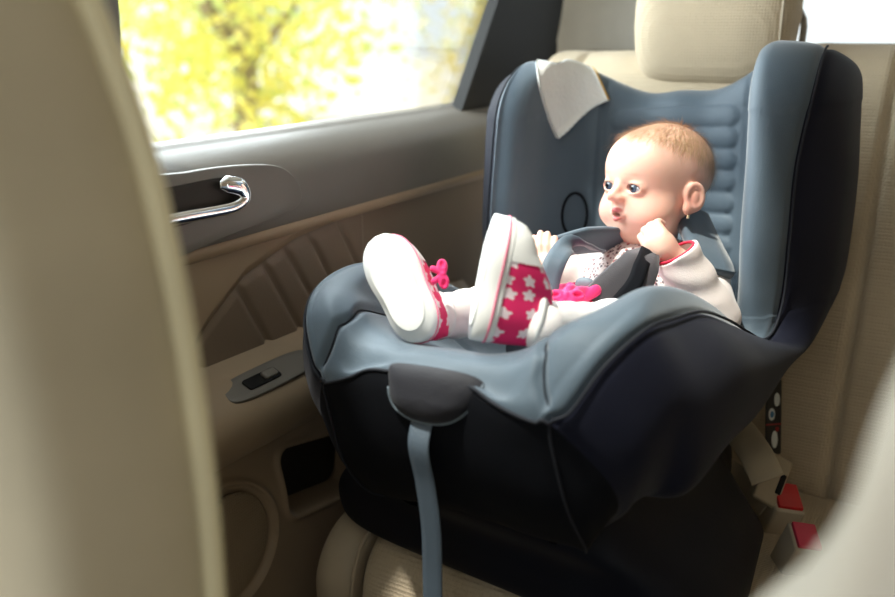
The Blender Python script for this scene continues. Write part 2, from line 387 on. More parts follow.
# --- handle bezel, dark shade plate of the cup and chrome lever   (plane: u=y, v=z)
RB = np.stack([[0, 1, 0], [0, 0, 1], [1, 0, 0]], 1)
bz = curve([(.56, .905), (.66, .909), (.74, .906), (.802, .897), (.832, .878), (.843, .856), (.830, .842), (.79, .835), (.70, .828), (.56, .822)], 90, True)
bez = plate('handle_bezel', bz, (-.702, 0, 0), RB, .0065, M['door_up'], door, .003)
bz2 = curve([(.56, .894), (.64, .897), (.70, .897), (.728, .891), (.737, .876), (.726, .860), (.68, .856), (.56, .857)], 70, True)
plate('handle_cup_shade', bz2, (-.697, 0, 0), RB, .0030, M['dark'], bez, .001)  # flat dark plate; the shade of the cup is put into its colour
hp = curve([(-.688, .54, .8665), (-.688, .62, .8655), (-.686, .68, .8635), (-.684, .712, .8640), (-.683, .728, .8710), (-.684, .724, .8830), (-.687, .707, .8895), (-.690, .694, .8905)], 60)
hr = np.interp(np.linspace(0, 1, 60), [0, .5, .75, .9, 1], [.0065, .0070, .0105, .0095, .004])
V, F = tubev(hp, hr, 18); V[:, 0] = -.686+(V[:, 0]+.686)*.55; mesh('door_handle', V, F, M['chrome'], door)
# --- window frame, glass
def bar(name, pts, w, th, m, parent, Wd=(1, 0, 0)): return ribbon(name, pts, np.array(Wd, float), th, w, m, parent, 30)
poly = np.array([(1.325, .92), (1.455, 1.10), (1.60, 1.30), (1.70, 1.36), (1.96, 1.36), (1.86, 1.12), (1.80, .92)])
V = [(x, y, z) for x in (-.760, -.738) for y, z in poly]; k = len(poly)
F = [tuple(range(k))[::-1], tuple(range(k, 2*k))]+[(i, (i+1) % k, k+(i+1) % k, k+i) for i in range(k)]
mesh('window_frame', V, F, M['blackrub'], door, smooth=False)
profile('frame_rail', [(-.76, 1.345), (-.735, 1.345), (-.73, 1.36), (-.74, 1.38), (-.76, 1.38)], .5, 1.75, M['blackrub'], door, 20, 10)
win = tag(mesh('window_1', [(x, y, z) for x in (-.760, -.756) for y, z in ((.5, .93), (1.36, .93), (1.62, 1.36), (.5, 1.36))], [(3, 2, 1, 0), (4, 5, 6, 7), (0, 1, 5, 4), (1, 2, 6, 5), (2, 3, 7, 6), (3, 0, 4, 7)], M['glass'], smooth=False), kind='structure')
# pillars
def pil(name, pts, m):                                       # polygon in (y,z) with inner bulge
    return None
tag(profile('trim_1', [(-.775, 1.0), (-.74, .99), (-.715, 1.05), (-.715, 1.3), (-.74, 1.36), (-.775, 1.36)], .50, .605, mat('pillar_grey', srgb(120, 116, 108), .7)), kind='structure')
# C pillar trim: curved wall from behind the door to the rear glass
cy_ = np.linspace(0, 1, 30); base = curve([(-.745, 1.70), (-.71, 1.74), (-.675, 1.80), (-.645, 1.90), (-.62, 2.05)], 30)
top = curve([(-.745, 1.82), (-.71, 1.85), (-.66, 1.90), (-.62, 1.96), (-.58, 2.05)], 30)
zz = np.linspace(.93, 1.38, 16); G = np.array([[list(b+(t-b)*((z-.93)/.45))+[z] for b, t in zip(base, top)] for z in zz])
G[:, :, 0] += .012*np.exp(-((G[:, :, 2]-1.0)/.05)**2)
V = np.concatenate([G.reshape(-1, 3), (G-np.array([.03, 0, 0])).reshape(-1, 3)]); F = np.concatenate([gridfaces(16, 30, flip=True), gridfaces(16, 30)+480])
tag(mesh('trim_2', V, F, M['pillar']), kind='structure')
ce = tag(box('ceiling', (-.74, 1.08, 1.40), (.74, 1.85, 1.43), M['headliner']), kind='structure')
for nm, lo, hi in (('front_headliner', (-.74, -.5, 1.40), (.74, .285, 1.43)), ('side_headliner', (-.74, .28, 1.40), (-.66, 1.085, 1.43)), ('side_headliner', (-.32, .28, 1.40), (.74, 1.085, 1.43))): box(nm, lo, hi, M['headliner'], ce)  # pieces leave an added roof opening, shaped to let the sun onto the seat
tag(box('trim_3', (-.62, 1.60, .90), (.74, 2.05, .985), M['pillar'], bev=.01), kind='structure')       # parcel shelf
tag(mesh('window_2', [(x, y, z) for x, y, z in ((-.58, 2.02, 1.0), (.7, 2.02, 1.0), (.7, 1.80, 1.40), (-.58, 1.80, 1.40), (-.58, 2.024, 1.0), (.7, 2.024, 1.0), (.7, 1.804, 1.40), (-.58, 1.804, 1.40))],
         [(0, 1, 2, 3), (7, 6, 5, 4), (0, 4, 5, 1), (1, 5, 6, 2), (2, 6, 7, 3), (3, 7, 4, 0)], M['glass'], smooth=False), kind='structure')

tag(box('added_wall_right', (.74, -.6, .1), (.78, 2.0, 1.40), M['door_lo']), kind='structure')  # unseen wall added up to the roof to cut daylight from the right
tag(box('added_wall_front', (-.74, -.64, .1), (.74, -.6, .85), M['dark']), kind='structure')  # unseen low wall added to cut fill light from the front
tag(box('added_skylight', (-.665, .28, 1.41), (-.315, 1.085, 1.416), M['glass']), kind='structure')  # unseen skylight pane, added so the sun reaches baby and lap
# ---------------------------------------------------------------- rear bench
bench = tag(empty('rear_seat', (-.05, 1.15, .10)), 'beige fabric rear bench of the car under and behind the dark child seat', 'car seat')
def benchback():
    x = np.linspace(-.665, .70, 260); s = np.linspace(0, 1, 120)
    X, S_ = np.meshgrid(x, s)
    path = curve([(1.20, .40), (1.235, .55), (1.305, .72), (1.365, .86), (1.405, .952), (1.44, .996), (1.50, 1.018), (1.57, 1.012), (1.60, .98), (1.60, .90)], 120)
    T = np.gradient(path, axis=0); T /= np.linalg.norm(T, axis=1, keepdims=True); Nn = np.stack([-T[:, 1], T[:, 0]], 1)
    d = .020*ss(X, -.60, -.66)*0
    front = (1-ss(S_, .55, .75))
    for c, w, h in ((-.37, .20, .008), (.12, .16, .012), (.45, .2, .022)): d = d+front*h*(1-ss(np.abs(X-c), w*.6, w))
    d = d - .010*front*np.exp(-((X+.575)/.006)**2) - .009*front*np.exp(-((X+.085)/.006)**2) - .008*front*np.exp(-((X-.02)/.005)**2)
    edge = .05*(1-np.sqrt(np.clip(1-(np.clip((np.abs(X-.02)-.645)/.035, 0, 1))**2, 0, 1)))
    d = d-edge
    Y = path[:, 0][:, None]+Nn[:, 0][:, None]*d; Z = path[:, 1][:, None]+Nn[:, 1][:, None]*d
    Z = Z+.014*ss(X, -.30, -.20)*ss(S_, .3, .6); G = np.stack([X, Y, Z], 2); return G.reshape(-1, 3), gridfaces(120, 260)
V, F = benchback()
V2 = V.copy(); V2[:, 1] = 1.62; F = [tuple(q) for q in F]+[tuple(q) for q in (gridfaces(120, 260, flip=True)+len(V))]
n0 = len(V)
for a, b, c in ((0, 1, 0), ):
    pass
rim = [i for i in range(260)]+[i*260+259 for i in range(1, 120)]+[119*260+i for i in range(258, -1, -1)]+[i*260 for i in range(118, 0, -1)]
F += [(b, a, a+n0, b+n0) for a, b in zip(rim, rim[1:]+rim[:1])]
mesh('backrest', np.concatenate([V, V2]), F, M['beige'], bench)
def cushion(name, x0, x1, y0, y1, z0, z1, r, m, crown=.012):
    nx, nn = 120, 90
    prof = curve([(y1, z1-.02), (y1-.10, z1-.012), ((y0+y1)/2, z1-.002), (y0+.12, z1+.006), (y0+.05, z1-.002), (y0+.008, z1-.04), (y0, z1-.10), (y0+.02, z0), (y1, z0)], nn)
    x = np.linspace(x0, x1, nx); G = np.zeros((nn, nx, 3))
    c = prof.mean(0)
    for j, xx in enumerate(x):
        e = min(xx-x0, x1-xx); k = 1-(r/.22)*(1-math.sqrt(max(0, 1-(1-min(e/r, 1))**2)))
        G[:, j, 0] = xx; G[:, j, 1:] = c+(prof-c)*[k, k]
    F = [tuple(q) for q in gridfaces(nn, nx, False, True)]+[tuple(i*nx for i in range(nn)), tuple(i*nx+nx-1 for i in range(nn))[::-1]]
    return mesh(name, G.reshape(-1, 3), F, m, bench)
cushion('cushion', -.565, .62, .745, 1.20, .18, .448, .03, M['beige'])
cushion('side_bolster', -.628, -.568, .735, 1.20, .16, .447, .03, M['beige_lea'])
xs = [(-.588, .752, .43), (-.588, .79, .453), (-.588, .95, .452), (-.588, 1.2, .444)]
tube('cushion_piping', [(-.567, .742, .34), (-.567, .748, .40), (-.567, .775, .443), (-.567, .84, .456), (-.567, 1.0, .452), (-.567, 1.2, .438)], .0025, M['beige_lea'], bench, 8, 50)
# headrest with piping and steel posts
hr_ = empty('headrest', (-.36, 1.44, 1.0)); hr_.parent = bench; hr_.matrix_parent_inverse = bench.matrix_world.inverted()
def headrest():
    ny = 60; nx = 64
    prof = curve([(1.400, 1.00), (1.392, 1.06), (1.402, 1.12), (1.425, 1.165), (1.47, 1.18), (1.505, 1.155), (1.515, 1.09), (1.500, 1.02), (1.470, .985), (1.430, .980)], ny, True)
    prof = prof-[0, .014]; c = prof.mean(0); x = np.linspace(-1, 1, nx); G = np.zeros((ny, nx, 3)); hw = .120
    for j, t in enumerate(x):
        k = (1-abs(t)**5)**.35 if abs(t) < 1 else 0
        k = .12+.88*k
        G[:, j, 0] = -.352+hw*t*(1+.05*np.sin((prof[:, 1]-.98)*8)); G[:, j, 1:] = c+(prof-c)*k
    F = [tuple(q) for q in gridfaces(ny, nx, False, True, True)]+[tuple(i*nx for i in range(ny))[::-1], tuple(i*nx+nx-1 for i in range(ny))]
    return G.reshape(-1, 3), F
V, F = headrest(); 
def sub(o, name, V, F, m): return mesh(name, V, F, m, o)
hrm = mesh('headrest', V, F, M['beige'], bench)
bpy.data.objects.remove(hr_)
hp_ = [(-.245, 1.398, 1.17), (-.243, 1.394, 1.10), (-.243, 1.394, 1.05), (-.2435, 1.408, 1.00), (-.246, 1.440, .983)]
tube('piping', hp_, .0022, M['beige_lea'], hrm, 8, 40)
for sx in (-.470, -.232):
    tube('headrest_post', [(sx+(.02 if sx > -.3 else -.02)*-1, 1.495, 1.10), (sx, 1.515, 1.07), (sx, 1.522, 1.03), (sx, 1.522, .99)], .0055, M['steel'], hrm, 12, 10)
    V, F = superbox((sx, 1.522, 1.024), I3, (.018, .012, .008), .5, 20, 12); mesh('post_guide', V, F, M['beige_lea'], hrm)
# ---------------------------------------------------------------- child seat: one control net, cut into cover, side panels and front panel
def row(C, R, O, wp, wr, ws, wo, uo=None):
    C, R, O = map(np.array, (C, R, O)); L = lambda a, b, t: a+(b-a)*t
    p = [(0, *C), (.5*wp, *C), (wp, *L(C, R, .12)), (L(wp, wr, .55), *L(C, R, .5)), (wr-.022, *L(C, R, .9)), (wr, *R), (ws, *L(R, O, .14)), (wo, *L(R, O, .5)), (wo-.01, *O), ((wo)*.75, *(O+(np.array([0, -.03])) if uo is None else uo))]
    return p
B = lambda v, z: (v, z)
rows = [
 row((-.148, .90), (-.12, .93), (-.148, .86), .10, .17, .19, .20, (-.150, .86)),
 row((-.145, .955), (-.09, .99), (-.143, .93), .105, .172, .20, .225, (-.150, .92)),
 row((-.135, .975), (-.035, 1.025), (-.13, .955), .11, .168, .210, .238, (-.148, .93)),
 row((-.105, .962), (.03, 1.030), (-.125, .94), .112, .168, .216, .243, (-.146, .92)),
 row((-.088, .92), (.088, .985), (-.12, .90), .115, .170, .216, .245, (-.142, .88)),
 row((-.078, .86), (.115, .895), (-.12, .85), .115, .172, .205, .245, (-.140, .84)),
 row((-.066, .79), (.135, .81), (-.11, .785), .112, .172, .203, .243, (-.15, .77)),
 row((-.05, .72), (.140, .745), (-.09, .72), .108, .172, .200, .238, (-.12, .70)),
 row((-.02, .655), (.145, .705), (-.02, .69), .10, .170, .195, .232, (-.03, .68)),
 row((.06, .625), (.165, .695), (.08, .665), .10, .168, .190, .228, (.08, .65)),
 row((.17, .635), (.215, .725), (.19, .665), .10, .168, .186, .228, (.18, .655)),
 row((.28, .665), (.29, .768), (.29, .652), .10, .168, .188, .228, (.29, .64)),
 row((.38, .705), (.37, .803), (.38, .655), .095, .167, .188, .226, (.38, .64)),
 row((.46, .742), (.44, .820), (.455, .640), .09, .166, .186, .216, (.44, .62)),
 [(0, .525, .768), (.045, .525, .768), (.085, .520, .778), (.115, .512, .80), (.140, .503, .812), (.164, .500, .814), (.182, .500, .800), (.204, .49, .73), (.184, .475, .645), (.14, .45, .61)],
 [(0, .552, .773), (.040, .552, .770), (.080, .550, .772), (.105, .546, .785), (.128, .540, .800), (.150, .540, .795), (.164, .540, .779), (.188, .52, .705), (.172, .495, .64), (.13, .465, .60)],
 [(0, .566, .766), (.030, .566, .764), (.060, .567, .756), (.085, .568, .752), (.105, .566, .757), (.125, .564, .757), (.142, .561, .742), (.172, .53, .68), (.165, .50, .63), (.12, .475, .58)],
 # boundary row: the slate cover ends here, dipping to a point at each corner
 [(0, .573, .758), (.030, .573, .756), (.056, .574, .754), (.076, .576, .745), (.096, .575, .737), (.114, .571, .731), (.125, .566, .729), (.160, .535, .672), (.155, .505, .625), (.11, .48, .58)],
 [(0, .577, .735), (.030, .577, .734), (.055, .577, .730), (.075, .576, .718), (.094, .572, .706), (.110, .566, .697), (.123, .560, .69), (.150, .535, .645), (.145, .51, .61), (.10, .49, .575)],
 [(0, .572, .69), (.028, .572, .69), (.052, .571, .683), (.072, .568, .672), (.092, .563, .66), (.108, .557, .65), (.122, .548, .64), (.142, .53, .62), (.135, .505, .595), (.09, .495, .57)],
 [(0, .555, .64), (.026, .555, .638), (.05, .553, .632), (.07, .550, .625), (.088, .545, .617), (.104, .538, .61), (.118, .528, .602), (.132, .515, .59), (.12, .495, .578), (.08, .49, .565)],
 [(0, .53, .60), (.026, .53, .598), (.05, .527, .595), (.07, .523, .590), (.088, .518, .586), (.10, .512, .582), (.112, .505, .578), (.12, .497, .572), (.11, .485, .567), (.07, .475, .56)],
 [(0, .47, .57), (.026, .47, .57), (.05, .47, .569), (.07, .468, .568), (.085, .466, .567), (.095, .464, .566), (.105, .46, .565), (.11, .457, .564), (.10, .452, .562), (.06, .45, .56)],
]
for k_ in (1, 2, 3, 4):                                      # the head wings run out broadly into the top of the back
    for j_, tv_, tz_ in ((2, .12, .62), (3, .5, .93)):
        C_, R_ = np.array(rows[k_][0][1:]), np.array(rows[k_][5][1:]); rows[k_][j_] = (rows[k_][j_][0]+(.012 if j_ == 2 else 0), *(C_+(R_-C_)*np.array([tv_, tz_ if k_ < 4 else tv_+(tz_-tv_)*.5])))
NET = np.array(rows, float); KB = 17                        # boundary row index
mir = NET[:, :0:-1].copy(); mir[:, :, 0] *= -1              # column 0 of mir is the outermost one
for k_ in range(2, 17):                                      # door side: the navy side panel comes round to the rim
    w_ = 1.0 if 3 <= k_ <= 14 else .5
    r_ = NET[k_, 5]; t6 = np.array([-(r_[0]+.014), r_[1]-.002, r_[2]-.006]); mir[k_, 3] += (t6-mir[k_, 3])*w_
    t7 = np.array([-(NET[k_, 7, 0]+.001), r_[1]*.62+NET[k_, 8, 1]*.38, r_[2]*.62+NET[k_, 8, 2]*.38]); mir[k_, 2] += (t7-mir[k_, 2])*w_
NETF = np.concatenate([mir, NET], 1)                        # columns -9..9
def gcol(a): return 2.75+3.25*ss(a, 14.3, 17.3)
def quilt(a, b, P):                                         # outward puff, a = row parameter, b = column (-9..9)
    u = P[..., 0]; z = P[..., 2]; ab = np.abs(b); d = np.zeros_like(u)
    back = ss(-a, -8.6, -7.2)*ss(a, 2.5, 2.9)
    zc = .9375-np.round((.9375-z)/.030)*.030; k = np.round((.9375-z)/.030)
    hw = .092; q = np.hypot(np.maximum(np.abs(u)-hw+.0145, 0), z-zc)
    on = (k >= 0) & (k <= 7)
    d += back*on*(.0058*np.sqrt(np.clip(1-(q/.0155)**2, 0, 1))-.001)
    d -= back*.004*np.exp(-((np.abs(u)-.104)/.004)**2)
    # bolster / pan stitched groove on the seat, running over the front lip
    seatz = ss(a, 9.2, 10.2)
    d -= seatz*.007*np.exp(-((ab-gcol(a))/(.13+.25*ss(a, 14.3, 17)))**2)*(a <= KB)*ss(-a, -17, -16)
    d -= .004*np.exp(-((a-11.6)/.10)**2)*(ab < 2.7)
    # panel seam folds
    d -= .003*np.exp(-((ab-6)/.12)**2)*(a < KB)
    return d
def surf(a, b, puff=True):
    a = np.atleast_1d(a); b = np.atleast_1d(b)
    G = cr_eval(NETF, a); G = np.moveaxis(cr_eval(np.moveaxis(G, 1, 0), b+9), 0, 1)   # (len a, len b, 3)
    if not puff: return G
    n = normals(G) if min(G.shape[:2]) > 2 else None
    A_, B_ = np.meshgrid(a, b, indexing='ij'); return G+n*quilt(A_, B_, G)[..., None]*SGN
SGN = 1.0
_g = surf(np.linspace(10, 13, 9), np.linspace(-1, 1, 9), False); SGN = 1.0 if normals(_g)[4, 4, 2] > 0 else -1.0
def point(a, b, off=0.0):
    e = .02; g = surf(np.array([a-e, a, a+e]), np.array([b-e, b, b+e]), False); n = normals(g)[1, 1]*SGN; return g[1, 1]+n*off
seat = tag(empty('child_car_seat', tuple(W((0, .15, .455))), -SA), 'slate and navy padded child car seat holding the baby on the rear bench', 'child car seat')
A_ALL = np.linspace(0, 22, 420); B_ALL = np.linspace(-9, 9, 300)
def patch(name, a0, a1, b0, b1, na, nb, m, rim=True, under=None):
    a = np.linspace(a0, a1, na); b = np.linspace(b0, b1, nb); G = surf(a, b)
    V = W(G).reshape(-1, 3); F = gridfaces(na, nb, flip=SGN < 0)
    return mesh(name, V, F, m, seat)
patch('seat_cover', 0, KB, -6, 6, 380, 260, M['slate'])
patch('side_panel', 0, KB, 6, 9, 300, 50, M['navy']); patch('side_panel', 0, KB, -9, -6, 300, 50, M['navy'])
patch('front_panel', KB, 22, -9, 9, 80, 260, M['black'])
def seam(name, ab, r=.0016, off=.0008, m='thread', n=160, closed=False):
    ab = curve(np.array(ab, float), n, closed); P = np.array([point(a, b, off) for a, b in ab]); return tube(name, W(P), r, M[m], seat, 6, closed=closed)
seam('seam', [(a, 6) for a in np.linspace(2.6, KB, 18)]); seam('seam', [(a, -6) for a in np.linspace(2.6, KB, 18)])
seam('seam', [(KB, b) for b in np.linspace(-6, 6, 25)], .0018)
for s in (-1, 1): seam('seam', [(a, s*float(gcol(np.array(a)))) for a in np.linspace(9.6, 16.9, 24)], .0010, -.0056)
for s in (-1, 1): seam('seam', [(KB, 6*s), (18, 6.1*s), (19, 6.3*s), (20, 6.7*s), (21, 7.2*s)], .0014)
# closed shell underneath and behind (hard dark plastic), and the base
def shellrow(v, z, w, d, h): return v
def loftbox(name, secs, m, parent, e=.45, nu=48, tap=None):   # secs: (center uvz, half-width u, half-depth v, tilt?) stacked along z
    a = np.linspace(0, 2*np.pi, nu, endpoint=False); f = lambda x: np.sign(x)*np.abs(x)**e
    S = curve(np.array(secs, float), len(secs)*8); V = []
    for u0, v0, z0, hu, hv in S:
        vv = v0+hv*f(np.sin(a)); tp = np.interp(vv, *tap) if tap else 1.0
        V.append(np.stack([u0+hu*f(np.cos(a))*tp, vv, np.full(nu, z0)], 1))
    V = np.concatenate(V); n = len(S); F = [tuple(q) for q in gridfaces(n, nu, True, flip=True)]; F += [tuple(range(nu)), tuple(range((n-1)*nu, n*nu))[::-1]]
    return mesh(name, W(V), F, m, parent)
W_ = W; W = WB
loftbox('base_shell', [(0, .225, .456, .23, .218), (0, .225, .459, .246, .226), (0, .225, .47, .255, .232), (0, .23, .50, .255, .232), (0, .235, .53, .23, .232), (-.005, .25, .56, .19, .23), (-.01, .26, .60, .165, .22), (-.01, .26, .635, .16, .21), (-.01, .26, .65, .15, .20)], M['baseplastic'], seat, .32, 96, ([-.1, .12, .25], [.5, .64, 1.0]))
loftbox('rear_shell', [(0, .02, .50, .11, .035), (0, -.002, .56, .12, .028), (0, -.082, .70, .15, .020), (-.01, -.108, .85, .15, .022), (-.02, -.118, .90, .13, .018), (-.02, -.120, .912, .12, .014)], M['baseplastic'], seat)
W = W_
# flap over the adjuster and its hanging grey strap
def drape(name, outline_uz, off, m, parent, th=.006, nn=60, vfun=None):
    O2 = curve(np.array(outline_uz, float), nn, True); c = O2.mean(0); L = []
    for k in (1, .97, .85, .6, .3, .02):
        Q = c+(O2-c)*k; bul = th*(1-k**6)
        L.append(np.stack([Q[:, 0], vfun(Q[:, 0], Q[:, 1])+off+bul, Q[:, 1]], 1))
    V = np.concatenate(L); F = [tuple(q) for q in gridfaces(len(L), nn, True)]; F.append(tuple(range(5*nn, 6*nn))); F.append(tuple(range(nn))[::-1])
    return mesh(name, W(V), F, m, parent)
zt = [(.573, .758), (.578, .735), (.573, .69), (.556, .64), (.532, .60)]
vf = lambda u, z: np.interp(z, [q[1] for q in zt][::-1], [q[0] for q in zt][::-1])-.25*np.maximum(np.abs(u)-.035, 0)
flap = drape('adjuster_flap', [(x+.020, z+.008) for x, z in [(-.050, .755), (-.02, .759), (.022, .758), (.045, .748), (.036, .728), (.018, .712), (-.005, .705), (-.03, .706), (-.046, .716), (-.051, .735)]], .001, M['flapdark'], seat, .009, 60, vf)
fe = curve(np.array([(x+.020, z+.008) for x, z in [(.045, .748), (.036, .728), (.018, .712), (-.005, .705), (-.03, .706), (-.046, .716), (-.051, .735)]]), 50)
tube('flap_piping', W(np.stack([fe[:, 0], vf(fe[:, 0], fe[:, 1])+.003, fe[:, 1]], 1)), .0010, M['strapgrey'], flap, 6)
ribbon('adjuster_strap', W(np.array([(.002, .575, .715), (.002, .585, .69), (.001, .578, .65), (-.001, .572, .60), (-.009, .566, .54), (-.018, .562, .46), (-.027, .56, .38)])), RT, .024, .002, M['straplow'], seat, 60)
# ---------------------------------------------------------------- front seats (close to the lens)
def frontseat(name, xs_, prof_yz, hx, r, m, label):
    pass
def slabseat(root, edge, y0, y1, xo, m, m2, sgn):
    """edge: (z, x) of the inboard edge from bottom to top; the backrest runs from there to xo"""
    nz = 60; nr = 48; E_ = curve(np.array(edge, float), nz); V = []
    a = np.linspace(0, 2*np.pi, nr, endpoint=False)
    for i, (z, x, yy) in enumerate(E_):
        cx = (x+xo)/2; hx = abs(xo-x)/2; ya, yb = y0+yy, y1+yy
        f = lambda q: np.sign(q)*np.abs(q)**.28
        V.append(np.stack([cx+hx*f(np.cos(a)), (ya+yb)/2+(yb-ya)/2*f(np.sin(a)), np.full(nr, z)], 1))
    V = np.concatenate(V); F = [tuple(q) for q in gridfaces(nz, nr, True, flip=True)]+[tuple(range(nr)), tuple(range((nz-1)*nr, nz*nr))[::-1]]
    return mesh('backrest', V, F, m, root), E_
fs = tag(empty('front_seat', (-.5, .25, .1)), 'blurred beige front seat backrest filling the left edge of the view', 'car seat')
ED = [(.25, -.325, .0), (.55, -.328, .0), (.70, -.328, .0), (.80, -.326, .0), (.88, -.330, .0), (.94, -.337, .0), (1.00, -.350, .0), (1.06, -.367, -.005), (1.10, -.385, -.01), (1.14, -.41, -.015), (1.19, -.48, -.02)]
_, E_ = slabseat(fs, ED, .20, .315, -.70, M['seatback'], None, 1)
EE = np.array([(x+.0035, .298+yy, z) for z, x, yy in curve(np.array(ED[:-2], float), 60)])
tube('edge_trim', EE, .0065, M['seatback2'], fs, 12)
fs2 = tag(empty('front_seat', (.25, .35, .1)), 'blurred beige front seat corner at the lower right of the view', 'car seat')
ED2 = [(.25, -.12, -.02), (.60, -.11, -.01), (.76, -.085, .0), (.82, -.058, .0), (.86, -.037, .0), (.883, -.022, .0), (.91, -.012, .0), (.95, -.006, .0), (.99, .01, 0.), (1.01, .05, 0), (1.02, .10, 0)]
slabseat(fs2, ED2, .20, .30, .50, mat('hazy_seat_fabric', srgb(196, 190, 176), .8, .15, 500, spec=.25), None, 1)
# ---------------------------------------------------------------- belt and buckles
def buckle(c, up, face, label, red, s=1.0):
    R = basis(face, up); b = tag(empty('seat_belt_buckle', tuple(np.array(c)-np.array(up)*.0)), label, 'seat belt buckle', 'buckles beside the child seat')
    c = np.array(c, float)
    roundbox('buckle_body', c, R, (.0175*s, .036*s, .0125*s), .005, M['buckle'], b)
    roundbox('release_button', c+R[:, 1]*.0375*s, R, (.0135*s, .0035*s, .0090*s), .0015, red, b)
    return b, R
# ---------------------------------------------------------------- the baby (a child in the seat), seat frame coordinates
baby = tag(empty('person', tuple(WB((.01, .14, .65)))), 'baby in a white top and starry pink shoes strapped into the child seat, looking aside', 'person')
H = np.array([.024, .086, .863])                             # head centre
HW = WB(H)
th_ = math.radians(57)
fd = -RC*math.sin(th_)-FH*math.cos(th_); fd = fd*math.cos(.05)+ZU*math.sin(.05)
xl = np.cross(fd, ZU); xl = -xl/np.linalg.norm(xl)            # baby's left = picture right side
xl = xl*math.cos(.06)+ZU*math.sin(.06)
HZ = np.cross(xl, fd); HZ = HZ/np.linalg.norm(HZ)
if HZ[2] < 0: HZ = -HZ
toseat = lambda d: np.array([d@RT, d@FW, d[2]])
HR = np.stack([toseat(xl), toseat(fd), toseat(HZ)], 1)       # columns: left, forward, up (seat frame)
HRW = np.stack([xl, fd, HZ], 1)
HS = .93
def hp(p): return (p-H) @ HR/HS
def hq(q): return H+np.asarray(q, float)*HS @ HR.T              # head -> seat frame
def head(q):
    ax = q.copy(); ax[:, 0] = np.abs(ax[:, 0])
    d = ell(q, (0, -.012, .018), (.0655, .075, .0635))
    d = smin(d, ell(q, (0, .020, -.026), (.052, .050, .048)), .03)
    d = smin(d, ell(q, (0, .030, .026), (.050, .0415, .040)), .02)
    d = smin(d, ell(ax, (.030, .036, -.040), (.0290, .030, .027)), .016)
    d = smin(d, ell(q, (0, .040, -.062), (.020, .0215, .016)), .014)
    d = smin(d, ell(q, (0, .012, -.062), (.040, .036, .022)), .016)        # soft double chin
    # sockets, then lids round the eyeball with an almond opening
    d = smax(d, -ell(ax, (.0225, .0800, -.003), (.0145, .0105, .0085)), .010)
    lid = ell(ax, (.0235, .0575, -.0030), (.0150, .0138, .0120))
    op = ell(ax, (.0237, .0700, -.0035), (.0112, .0140, .0052))
    d = smin(d, lid, .004); d = smax(d, -op, .0015)
    # nose
    n = cone(q, (0, .066, .003), (0, .0815, -.0140), .0046, .0068); n = smin(n, ell(ax, (.0066, .0760, -.0175), (.0056, .0070, .0054)), .004)
    d = smin(d, n, .007); d = smax(d, -ell(ax, (.0040, .0810, -.0228), (.0022, .003, .0024)), .002)
    # lips, slightly parted
    for s in (-1, 1):
        pass
    up = smin(cone(ax, (0, .0750, -.0345), (.0110, .0690, -.0395), .0040, .0020), cone(ax, (.003, .0738, -.0338), (.006, .0722, -.0352), .0027, .0025), .003)
    lo = cone(ax, (0, .0725, -.0462), (.0100, .0680, -.0412), .0044, .0020)
    d = smin(d, up, .004); d = smin(d, lo, .004)
    d = smax(d, -ell(q, (0, .0780, -.0402), (.0080, .0135, .0038)), .0012)
    # ears
    n_ = np.array([.90, .42, 0.]); t_ = np.array([-.10, .0, 1.]); t_ -= (t_@n_)*n_/(n_@n_); n_ = n_/np.linalg.norm(n_); t_ /= np.linalg.norm(t_)
    eR = np.stack([n_, np.cross(t_, n_), t_], 1); ec = np.array([.0695, -.002, -.014])
    e = ell(ax, ec, (.0056, .0152, .0210), eR); e = smin(e, ell(ax, (.0655, .006, -.030), (.0055, .0075, .0085)), .006)
    e = smax(e, -ell(ax, ec+n_*.0062+t_*.002, (.0068, .0104, .0142), eR), .003)
    e = smin(e, ell(ax, ec+n_*.001+np.array([0, -.001, -.002]), (.0030, .0055, .0105), eR), .003)
    return smin(d, e, .004)
def S(*a): return np.array(a, float)
NECK = S(.02, .075, .79)
shL, shR = S(-.045, .10, .745), S(.092, .092, .752)           # picture-left / picture-right shoulder
elL, wrL, haL = S(-.085, .19, .735), S(-.055, .235, .755), S(-.042, .255, .775)
elR, wrR, haR = S(.140, .175, .724), S(.104, .195, .792), S(.082, .206, .812)
hipL, knL, anL = S(-.03, .14, .670), S(-.05, .33, .742), S(-.040, .455, .795)
hipR, knR, anR = S(.06, .14, .670), S(.085, .33, .738), S(.066, .455, .797)
def torso(p, k=0.0):
    d = ell(p, (.02, .105, .725), (.078+k, .068+k, .062+k))
    d = smin(d, ell(p, (.015, .135, .685), (.080+k, .075+k, .055+k)), .03)
    d = smin(d, cone(p, shL, shR, .032+k, .032+k), .025); return d
def arm(p, a, b, c, r0, r1, r2, k=.015): return smin(cone(p, a, b, r0, r1), cone(p, b, c, r1, r2), k)
